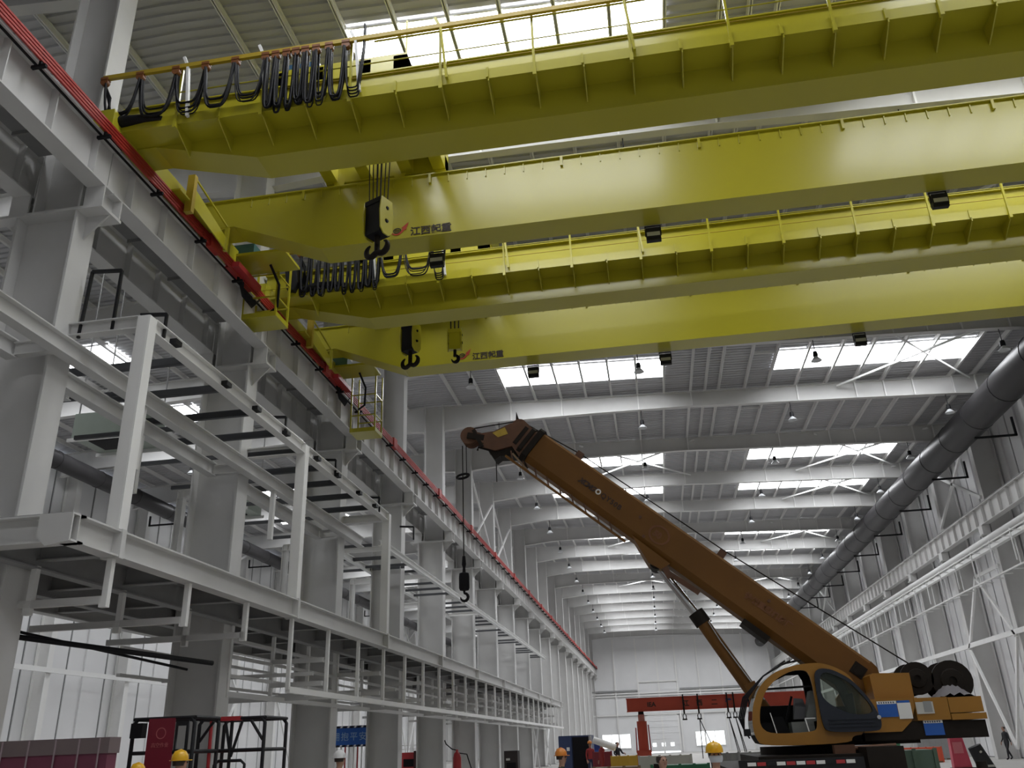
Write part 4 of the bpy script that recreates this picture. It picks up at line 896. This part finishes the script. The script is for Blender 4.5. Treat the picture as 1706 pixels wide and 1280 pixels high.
# ------------------------------------------------------------------ access lifts
def access_lift(lab, x0, x1, y0, y1, zt, panel):
    o = thing('scissor_lift', lab, 'scissor lift', ((x0+x1)/2, (y0+y1)/2, 0), 'red access lifts')
    zf = zt-1.15
    MB().box(x0, x1, y0, y1, zf-.12, zf).build('platform', REDM, o)
    MB().box(x0+.05, x1-.05, y0+.05, y1-.05, .25, .75).build('chassis', REDM, o)
    for x in (x0+.2, x1-.2):
        for y in (y0+.08, y1-.08): MB().lathe([(0, -.07), (.2, -.07), (.2, .07), (0, .07)], (x, y, .2), 1, 14).build('wheel', BLK, o)
    for s in (y0+.15, y1-.15):
        MB().bar((x0+.1, s, .75), (x1-.1, s, zf-.12), .06, .1).bar((x1-.1, s, .75), (x0+.1, s, zf-.12), .06, .1).build('scissor_arm', BLKP, o)
    for x in (x0, x1):
        for y in (y0, y1): MB().tube([(x, y, zf), (x, y, zt-.08), (x+(.06 if x == x0 else -.06), y, zt)], .032, 8).build('rail_post', BLKP, o)
    for y in (y0, y1):
        for z in (zt, zt-.5): MB().tube([(x0, y, z), (x1, y, z)], .028, 8).build('guard_rail', BLKP if not (panel and y == y0) else BLKP, o)
    for x in (x0, x1):
        for z in (zt, zt-.5): MB().tube([(x, y0, z), (x, y1, z)], .028, 8).build('guard_rail', BLKP, o)
    xm = (x0+x1)/2
    if panel:
        p = MB().box(xm-.25, xm+.2, y0-.03, y0-.01, zt-.95, zt+.0).build('sign_panel', mat('panel_dark_red', (.20, .015, .03), .4), o)
        lettering('高空作业', .075, mat('print_pale_red', (.42, .12, .12), .5), p, (xm-.17, y0-.032, zt-.42)); 
        plate_xz(circ(xm-.02, zt-.22, .085, 20), [circ(xm-.02, zt-.22, .072, 20)], y0-.032, .004, 'sign_mark', MATS['print_pale_red'], p)
        plate_xz([(xm+.22, zt-.5), (xm+.44, zt-.5), (xm+.44, zt-.05), (xm+.22, zt-.05)], [[(xm+.25, zt-.46), (xm+.40, zt-.46), (xm+.40, zt-.12), (xm+.25, zt-.12)]], y0-.02, .03, 'gate_frame', BLKP, o)
        MB().cbox((x0+.12, y0-.05, zt-.17), (.2, .14, .22)).build('control_box', BLK, o)
    else:
        MB().tube([(xm, y0, zf), (xm, y0, zt)], .03, 8).tube([(xm+.02, y0, zt-.6), (xm-.12, y0, zt-.05)], .025, 6).tube([(xm+.02, y0, zt-.6), (xm+.18, y0, zt-.05)], .025, 6).build('mid_post', BLKP, o)
        MB().tube([(x1-.02, y0, zt-.35), (x1-.25, y0, zt-.04)], .025, 6).tube([(x0+.02, y0, zt-.35), (x0+.25, y0, zt-.04)], .025, 6).build('corner_stay', BLKP, o)
        MB().tube([(xm-.25, y0-.02, zt-.95), (xm-.25, y0-.02, zt-.72), (xm-.18, y0-.02, zt-.66), (xm+.22, y0-.02, zt-.66), (xm+.29, y0-.02, zt-.72), (xm+.29, y0-.02, zt-.95)], .025, 8).build('gate_frame', BLKP, o)
        MB().cbox((xm-.02, y0, zt+.0), (.35, .09, .07)).build('red_pad', REDM, o); MB().tube([(x0+.2, y0+.02, zt), (x0+.22, y0+.02, zf)], .03, 8).build('red_post', REDM, o)
    return o
access_lift('dark red access lift with a square sign panel on its basket', -8.34, -7.30, 13.5, 14.3, 2.22, True)
access_lift('red and black access lift with an open railed basket', -7.80, -6.62, 14.6, 15.5, 2.22, False)

# wrapped stack of panels
ws = thing('panel_stack', 'plum film-wrapped stack of panels at the edge of the hall', 'panel stack', (-8.5, 11.5, 0))
MB().box(-10.1, -7.38, 11.4, 11.62, .1, 1.72).build('wrapped_block', PINK, ws); MB().box(-10.12, -7.36, 11.38, 11.64, 1.72, 1.92).build('top_sheet', PINKD, ws)
for x in (-9.4, -8.95, -8.55, -8.15, -7.8, -7.5): MB().box(x-.008, x+.008, 11.365, 11.38, .1, 1.91).build('strap', mat('strap_pale', (.32, .25, .27), .5), ws)
for x in (-9.7, -8.5, -7.4): MB().box(x-.06, x+.06, 11.35, 11.65, 0, .1).build('bearer', WOOD, ws)

# ------------------------------------------------------------------ blue banner gate
bg = thing('banner_gate', 'blue banner gate with white lettering between the columns', 'banner', (-12.6, 36, 0))
MB().box(-13.9, -11.55, 35.97, 36.03, 1.92, 2.56).build('banner', BLUE, bg)
lettering('拥抱平安', .34, mat('banner_pale_blue', (.30, .45, .62), .5), bg, (-13.36, 35.96, 2.12), space=1.24)
for z in (1.86, 2.57):
    for i in range(16): MB().prism([(-13.9+.147*i, z), (-13.9+.147*i+.075, z), (-13.9+.147*i+.11, z+.07), (-13.9+.147*i+.035, z+.07)], 1, 35.95, 36.02).build('stripe', WHT if i % 2 == 0 else BLKP, bg)
MB().box(-13.95, -11.5, 35.98, 36.04, 1.85, 1.93).box(-13.95, -11.5, 35.98, 36.04, 2.56, 2.65).build('banner_edge', BLUED, bg)
for i in range(14): MB().bar((-13.85+.175*i, 36.05, 0), (-13.85+.175*i, 36.05, 1.86), .05).build('rail_bar', WHT if i % 3 else REDM, bg)

# ------------------------------------------------------------------ machines and containers on the floor
o = thing('welding_machine', 'red engine welder with a wire cage beyond the columns', 'machine', (-12.4, 45, 0))
MB().box(-13.0, -11.9, 44.6, 45.4, .35, 1.55).build('body', REDM, o); MB().box(-12.8, -12.2, 44.58, 44.6, .9, 1.25).build('control_face', BLK, o); MB().box(-12.2, -11.8, 44.3, 45.0, .2, 1.62).build('dark_panel', mat('dark_maroon', (.05, .01, .012), .5), o)
cg_ = MB()
for x in (-12.9, -12.6, -12.3, -12.0): cg_.bar((x, 44.62, 1.55), (x, 44.62, 1.9), .02)
for z in (1.7, 1.88): cg_.bar((-12.95, 44.62, z), (-11.85, 44.62, z), .025)
cg_.build('wire_cage', STEELW, o)
for x in (-12.8, -12.0): MB().lathe([(0, -.06), (.2, -.06), (.2, .06), (0, .06)], (x, 44.6, .2), 1, 12).build('wheel', BLK, o)
o = thing('gas_cylinder', 'red gas cylinder with black hoses standing by the columns', 'gas cylinder', (-6.78, 30, 0))
MB().lathe([(0, 0), (.14, 0), (.14, 1.35), (.10, 1.48), (.04, 1.54), (.04, 1.60), (0, 1.60)], (-6.78, 30, 0), 2, 14).build('bottle', REDM, o)
MB().tube([(-6.78, 30, 1.58), (-6.95, 30, 1.62), (-7.15, 30, 1.78), (-7.2, 30, 1.9)], .02, 6).tube([(-6.75, 30, 1.5), (-6.45, 30, 1.45), (-6.3, 30, 1.0)], .02, 6).build('hose', BLK, o)
o = thing('tool_container', 'dark blue steel tool container with one door open', 'container', (-4.75, 50, 0))
MB().box(-5.65, -3.85, 50.2, 51.8, 0, 2.08).build('box', BLUED, o); MB().box(-4.9, -4.0, 50.15, 50.2, .1, 2.0).build('opening', BLK, o)
MB().box(-5.65, -4.95, 50.05, 50.12, .05, 2.05).build('door', mat('container_blue', (.03, .05, .13), .5), o); MB().box(-5.22, -5.06, 50.03, 50.05, 1.32, 1.5).build('paper', WHT, o); MB().box(-3.95, -3.85, 49.5, 50.2, .05, 2.05).build('open_door', STEELD, o)
o = thing('tool_cabinet', 'narrow bright blue cabinet beside the dark blue container', 'cabinet', (-3.9, 55, 0))
MB().box(-4.2, -3.65, 54.6, 55.2, 0, 1.75).build('body', mat('cabinet_blue', (.015, .03, .16), .5), o); MB().box(-4.1, -3.72, 54.57, 54.6, .1, 1.3).build('door', mat('cabinet_door_blue', (.02, .06, .26), .4), o); MB().bar((-3.78, 54.55, .5), (-3.78, 54.55, 1.1), .03).build('handle', CHROME, o)
o = thing('cabinet', 'dark brown cabinet on the floor under the mezzanine', 'cabinet', (-7.4, 50, 0))
MB().box(-8.1, -7.4, 46.7, 47.4, 0, 1.45).build('body', mat('dark_brown', (.03, .02, .02), .6), o); MB().box(-8.0, -7.8, 46.68, 46.7, 1.0, 1.1).build('label_plate', PAPER, o); MB().box(-7.99, -7.5, 46.68, 46.7, .2, .9).build('door', BLK, o)
def crate(lab, x0, x1, y0, y1, h, m, nm='crate', z0=0.0):
    o = thing(nm, lab, 'crate', ((x0+x1)/2, (y0+y1)/2, z0))
    MB().box(x0, x1, y0, y1, z0+.08, z0+h).build('box', m, o); n = max(2, int((x1-x0)/.35))
    for i in range(n+1): xx = x0+(x1-x0)*i/n; MB().box(xx-.04, xx+.04, y0-.03, y0, z0+.02, z0+h+.03).build('slat', m, o)
    for y in (y0+.1, y1-.1): MB().box(x0, x1, y-.05, y+.05, z0, z0+.08).build('runner', WOOD, o)
crate('grey-green ribbed crate behind the mobile crane', 4.85, 5.7, 21, 21.9, 1.25, GRNC)
crate('yellow tool chest on the floor beyond the red post', -2.5, -1.3, 44, 44.8, 1.05, mat('chest_yellow', (.5, .32, .03), .5))
crate('maroon crate beside the yellow tool chest', -3.5, -2.6, 46, 46.8, 1.25, mat('crate_maroon', (.18, .02, .03), .5))
crate('dark grey machine crate beyond the masked worker', 1.6, 3.0, 30, 31, 1.2, STEELD)
crate('brown timber crate stack in front of the mobile crane', -1.9, -.7, 25, 26, 1.02, WOOD)
crate('green steel bin on the floor in mid hall', -.4, 1.2, 27, 28, .98, GREEN)
crate('pale crate beyond the green bin in mid hall', -.9, .9, 33, 34, 1.15, PAPER)
crate('orange-red compressor crate under the crane counterweight', 13.3, 15.3, 55, 56.2, .8, mat('orange_red', (.6, .09, .04), .5))
crate('green pump crate behind the orange-red crate', 12.6, 13.6, 57, 58, 1.25, GREEN)
crate('grey louvred cabinet standing behind the orange-red crate', 15.4, 17.2, 60, 61, 1.8, STEELD)
o = thing('traffic_barrier', 'pink-red water-filled barrier beyond the counterweight', 'barrier', (11.2, 38, 0))
MB().prism([(10.9, 1.45), (11.35, 1.45), (11.5, .3), (10.85, .3)], 1, 37.8, 38.1).build('body', mat('pink_red', (.62, .07, .12), .4), o); MB().box(10.8, 11.6, 37.7, 38.2, 0, .3).build('foot', BLK, o); MB().box(10.95, 11.3, 37.78, 37.8, .8, 1.2).build('panel', mat('pink_pale', (.7, .2, .24), .4), o)
o = thing('tool_bag', 'long black leaning bundle beside the pink barrier', 'bundle', (9.9, 30, 0))
MB().tube([(9.75, 30, 0), (9.5, 30, .6), (9.3, 30, 1.15)], [.22, .24, .2], 12).build('wrap', CLOTHB, o); MB().tube([(9.36, 29.75, .98), (9.4, 29.78, 1.0)], .03, 6).lathe([(.26, -.03), (.27, 0), (.26, .03)], (9.5, 30, .6), 2, 12).build('strap', PAPER, o)
# slender steel offcuts lying in mid hall
for i in range(9):
    x = -2.6+i*.75; y = 36+1.2*(i % 4)
    o = tag(MB().bar((x, y, .35+.08*(i % 3)), (x+1.6, y+.3, .35+.08*(i % 3)), .18, .16).box(x+.2, x+.35, y-.15, y+.25, 0, .3+.08*(i % 3)).box(x+1.2, x+1.35, y, y+.4, 0, .3+.08*(i % 3)).build('steel_offcut', [GRNC, RUST, PAPER, STEELD][i % 4]),
            'short steel section on blocks in mid hall, %s from the red post' % ORD[i], 'steel section', 'steel sections in mid hall')

# ------------------------------------------------------------------ people
def person_body(pose):
    J = {'pel': (0, 0, .95, .135, .115), 'wai': (0, 0, 1.08, .135, .10), 'che': (0, .005, 1.27, .165, .115), 'neb': (0, .01, 1.43, .07, .065), 'nec': (0, 0, 1.50, .052, .055),
         'jaw': (0, -.02, 1.555, .062, .075), 'hea': (0, -.005, 1.64, .078, .095), 'top': (0, .0, 1.715, .062, .075),
         'shl': (.17, .01, 1.39, .062, .062), 'ell': (.22, .02, 1.12, .044, .044), 'wrl': (.22, -.06, .88, .03, .03), 'hal': (.215, -.08, .80, .036, .022),
         'shr': (-.17, .01, 1.39, .062, .062), 'elr': (-.22, .02, 1.12, .044, .044), 'wrr': (-.22, -.06, .88, .03, .03), 'har': (-.215, -.08, .80, .036, .022),
         'hil': (.09, 0, .88, .09, .09), 'knl': (.10, -.01, .50, .06, .062), 'anl': (.10, .02, .10, .042, .045), 'tol': (.11, -.13, .045, .042, .035),
         'hir': (-.09, 0, .88, .09, .09), 'knr': (-.10, -.01, .50, .06, .062), 'anr': (-.10, .02, .10, .042, .045), 'tor': (-.11, -.13, .045, .042, .035),
         'nos': (0, -.115, 1.625, .014, .016), 'eal': (.085, .01, 1.63, .012, .018), 'ear': (-.085, .01, 1.63, .012, .018)}
    for s, sx in (('l', 1), ('r', -1)):
        for f, (dx, ln) in enumerate(((.018, .075), (.006, .085), (-.006, .08), (-.018, .065))):
            J['f%s%d' % (s, f)] = (sx*.215, -.085+dx*1.3, .80-ln, .009, .009)
        J['t'+s] = (sx*.19, -.115, .80, .010, .010)
    for kk, v in pose.items(): J[kk] = tuple(v)+J[kk][3:] if len(v) == 3 else v
    E_ = [('pel', 'wai'), ('wai', 'che'), ('che', 'neb'), ('neb', 'nec'), ('nec', 'jaw'), ('jaw', 'hea'), ('hea', 'top'), ('che', 'shl'), ('shl', 'ell'), ('ell', 'wrl'), ('wrl', 'hal'), ('che', 'shr'), ('shr', 'elr'), ('elr', 'wrr'), ('wrr', 'har'),
          ('pel', 'hil'), ('hil', 'knl'), ('knl', 'anl'), ('anl', 'tol'), ('pel', 'hir'), ('hir', 'knr'), ('knr', 'anr'), ('anr', 'tor'), ('hea', 'nos'), ('hea', 'eal'), ('hea', 'ear')]
    for s in 'lr':
        E_ += [('ha'+s, 'f%s%d' % (s, f)) for f in range(4)]+[('ha'+s, 't'+s)]
        d = Vector(J['ha'+s][:3])-Vector(((.215 if s == 'l' else -.215), -.08, .80))
        for f in ['f%s%d' % (s, i) for i in range(4)]+['t'+s]: v = J[f]; J[f] = (v[0]+d.x, v[1]+d.y, v[2]+d.z)+v[3:]
    names = list(J); ix = {n: i for i, n in enumerate(names)}
    me = bpy.data.meshes.new('body'); me.from_pydata([J[n][:3] for n in names], [(ix[a], ix[b]) for a, b in E_], [])
    ob = bpy.data.objects.new('body', me); C.objects.link(ob)
    sk = ob.modifiers.new('skin', 'SKIN'); sk.use_smooth_shade = True; ob.modifiers.new('sub', 'SUBSURF').levels = 2
    for i, n in enumerate(names): me.skin_vertices[0].data[i].radius = J[n][3:5]; me.skin_vertices[0].data[i].use_root = (n == 'pel')
    out = bpy.data.meshes.new_from_object(ob.evaluated_get(bpy.context.evaluated_depsgraph_get()))
    bpy.data.objects.remove(ob); bpy.data.meshes.remove(me); return out, J
BODIES = {}
POSES = {'stand': {}, 'reach': {'ell': (.26, -.08, 1.16), 'wrl': (.20, -.28, 1.16), 'hal': (.19, -.34, 1.16), 'elr': (-.27, -.02, 1.14), 'wrr': (-.24, -.22, 1.06), 'har': (-.23, -.29, 1.05)},
         'carry': {'ell': (.26, -.10, 1.30), 'wrl': (.16, -.16, 1.50), 'hal': (.14, -.15, 1.57), 'knl': (.10, -.12, .52), 'anl': (.10, -.16, .10), 'tol': (.11, -.30, .05), 'anr': (-.10, .20, .12), 'tor': (-.11, .06, .05), 'knr': (-.10, .04, .50)},
         'walk': {'knl': (.10, -.14, .52), 'anl': (.10, -.18, .10), 'tol': (.11, -.33, .05), 'anr': (-.10, .24, .13), 'tor': (-.11, .10, .05), 'knr': (-.10, .05, .50), 'wrl': (.20, .12, .90), 'hal': (.20, .12, .82), 'wrr': (-.20, -.16, .92), 'har': (-.20, -.19, .84)}}
def person(lab, x, y, rz, h, top, trousers, helmet, pose='stand', mask=False, vest=None):
    if pose not in BODIES: BODIES[pose] = person_body(POSES[pose])
    me = BODIES[pose][0].copy(); me.materials.clear()
    for m in (trousers, top, SKIN, BLK, vest or top): me.materials.append(m)
    for p in me.polygons:
        c = p.center; z = c.z
        hand = any((c-Vector(BODIES[pose][1][q][:3])).length < .10 for q in ('hal', 'har')) and not (abs(c.x) < .12 and z > 1.4)
        p.material_index = 2 if (z > 1.47 or hand) else (3 if z < .11 else (0 if z < .93 and abs(c.x) < .19 else (4 if abs(c.x) < .17 else 1)))
    o = thing('person', lab, 'person', (x, y, 0), 'workers on the hall floor', rz=rz); o.scale = (h/1.74,)*3
    b = bpy.data.objects.new('body', me); C.objects.link(b); b.parent = o
    for s in (-1, 1): MB().lathe([(0, -.012), (.009, -.008), (.012, 0), (.009, .008), (0, .012)], (s*.032, -.098, 1.645), 2, 8).build('eye', INK, o, True)
    MB().prism([(-.025, 1.578), (.025, 1.578), (.02, 1.570), (-.02, 1.570)], 1, -.100, -.092).build('mouth', mat('lips', (.30, .10, .09), .5), o, True)
    MB().lathe([(.088, 1.60), (.095, 1.66), (.085, 1.70)], (0, .012, 0), 2, 16).build('hair', INK, o, True)
    if helmet:
        hm = MB().lathe([(.118, 1.672), (.120, 1.70), (.112, 1.745), (.085, 1.785), (.045, 1.805), (0, 1.81)], (0, .005, 0), 2, 20).build('helmet', helmet, o, True)
        MB().prism([(-.11, -.04), (-.09, -.13), (-.04, -.165), (.04, -.165), (.09, -.13), (.11, -.04), (.125, .04), (.08, .13), (0, .15), (-.08, .13), (-.125, .04)], 2, 1.668, 1.680).build('brim', helmet, hm, True)
        MB().tube([(0, -.11, 1.715), (0, -.07, 1.785), (0, .0, 1.817), (0, .08, 1.79), (0, .12, 1.71)], .012, 6).build('ridge', helmet, hm, True)
    if mask:
        vs = []; 
        for i in range(7):
            t = math.radians(-65+i*130/6)
            for j, (z, r) in enumerate(((1.545, .098), (1.58, .116), (1.615, .118), (1.632, .112))): vs.append((r*math.sin(t)*.88, -.005-r*math.cos(t)*1.02, z))
        MB().add(vs, [(i*4+j, i*4+j+1, (i+1)*4+j+1, (i+1)*4+j) for i in range(6) for j in range(3)], True).build('face_mask', MASK, o, True)
    return o
person('worker in a yellow helmet standing below the dark red access lift', -6.65, 12.0, 2.4, 1.66, CLOTHE, CLOTHN, HELY)
person('worker with only a yellow helmet showing beside the wrapped panel stack', -7.33, 12.1, 1.9, 1.52, CLOTHN, CLOTHN, HELY)
person('worker in a white helmet and black jacket by the columns', -5.78, 16.0, 2.6, 1.60, CLOTHB, CLOTHN, HELW, 'reach', vest=HIVIS)
person('worker in a high-visibility vest behind the blue banner gate', -12.35, 38.2, 2.9, 1.80, HIVIS, CLOTHB, None, 'reach')
person('worker in an orange-yellow helmet and dark green jacket in mid hall', -1.77, 16.0, 1.4, 1.50, CLOTHG, CLOTHG, HELO, 'stand')
person('worker in a yellow helmet and white face mask facing the camera', .60, 11.5, .15, 1.52, CLOTHB, CLOTHB, HELY, 'stand', True, vest=CLOTHR)
person('person in black walking by the braced wall columns', 18.85, 55.2, -1.2, 1.75, CLOTHB, CLOTHB, None, 'walk')
cp_ = person('worker in red carrying a pale roll on the shoulder', -3.0, 45, -.9, 1.72, CLOTHR, CLOTHR, HELW, 'carry')
person('worker in dark red standing beside the one with the roll', -3.75, 47.5, .4, 1.72, CLOTHR, CLOTHN, HELO, 'stand')
person('worker in black bending over the yellow tool chest', -2.35, 47.5, .8, 1.70, CLOTHB, CLOTHB, None, 'reach')
person('worker in black with bare head left of the masked worker', -.05, 13.5, .6, 1.44, CLOTHB, CLOTHB, None, 'stand')
ro = thing('fabric_roll', 'pale roll of sheet carried on the shoulder of a red-clad worker', 'roll', (-2.9, 44.75, 1.5))
MB().tube([(-3.35, 44.80, 1.80), (-2.3, 44.70, 1.42)], .16, 14).build('roll', WHT, ro); MB().cyl((-2.31, 44.702, 1.424), (-2.28, 44.70, 1.412), .06, 10).build('core', PAPER, ro)
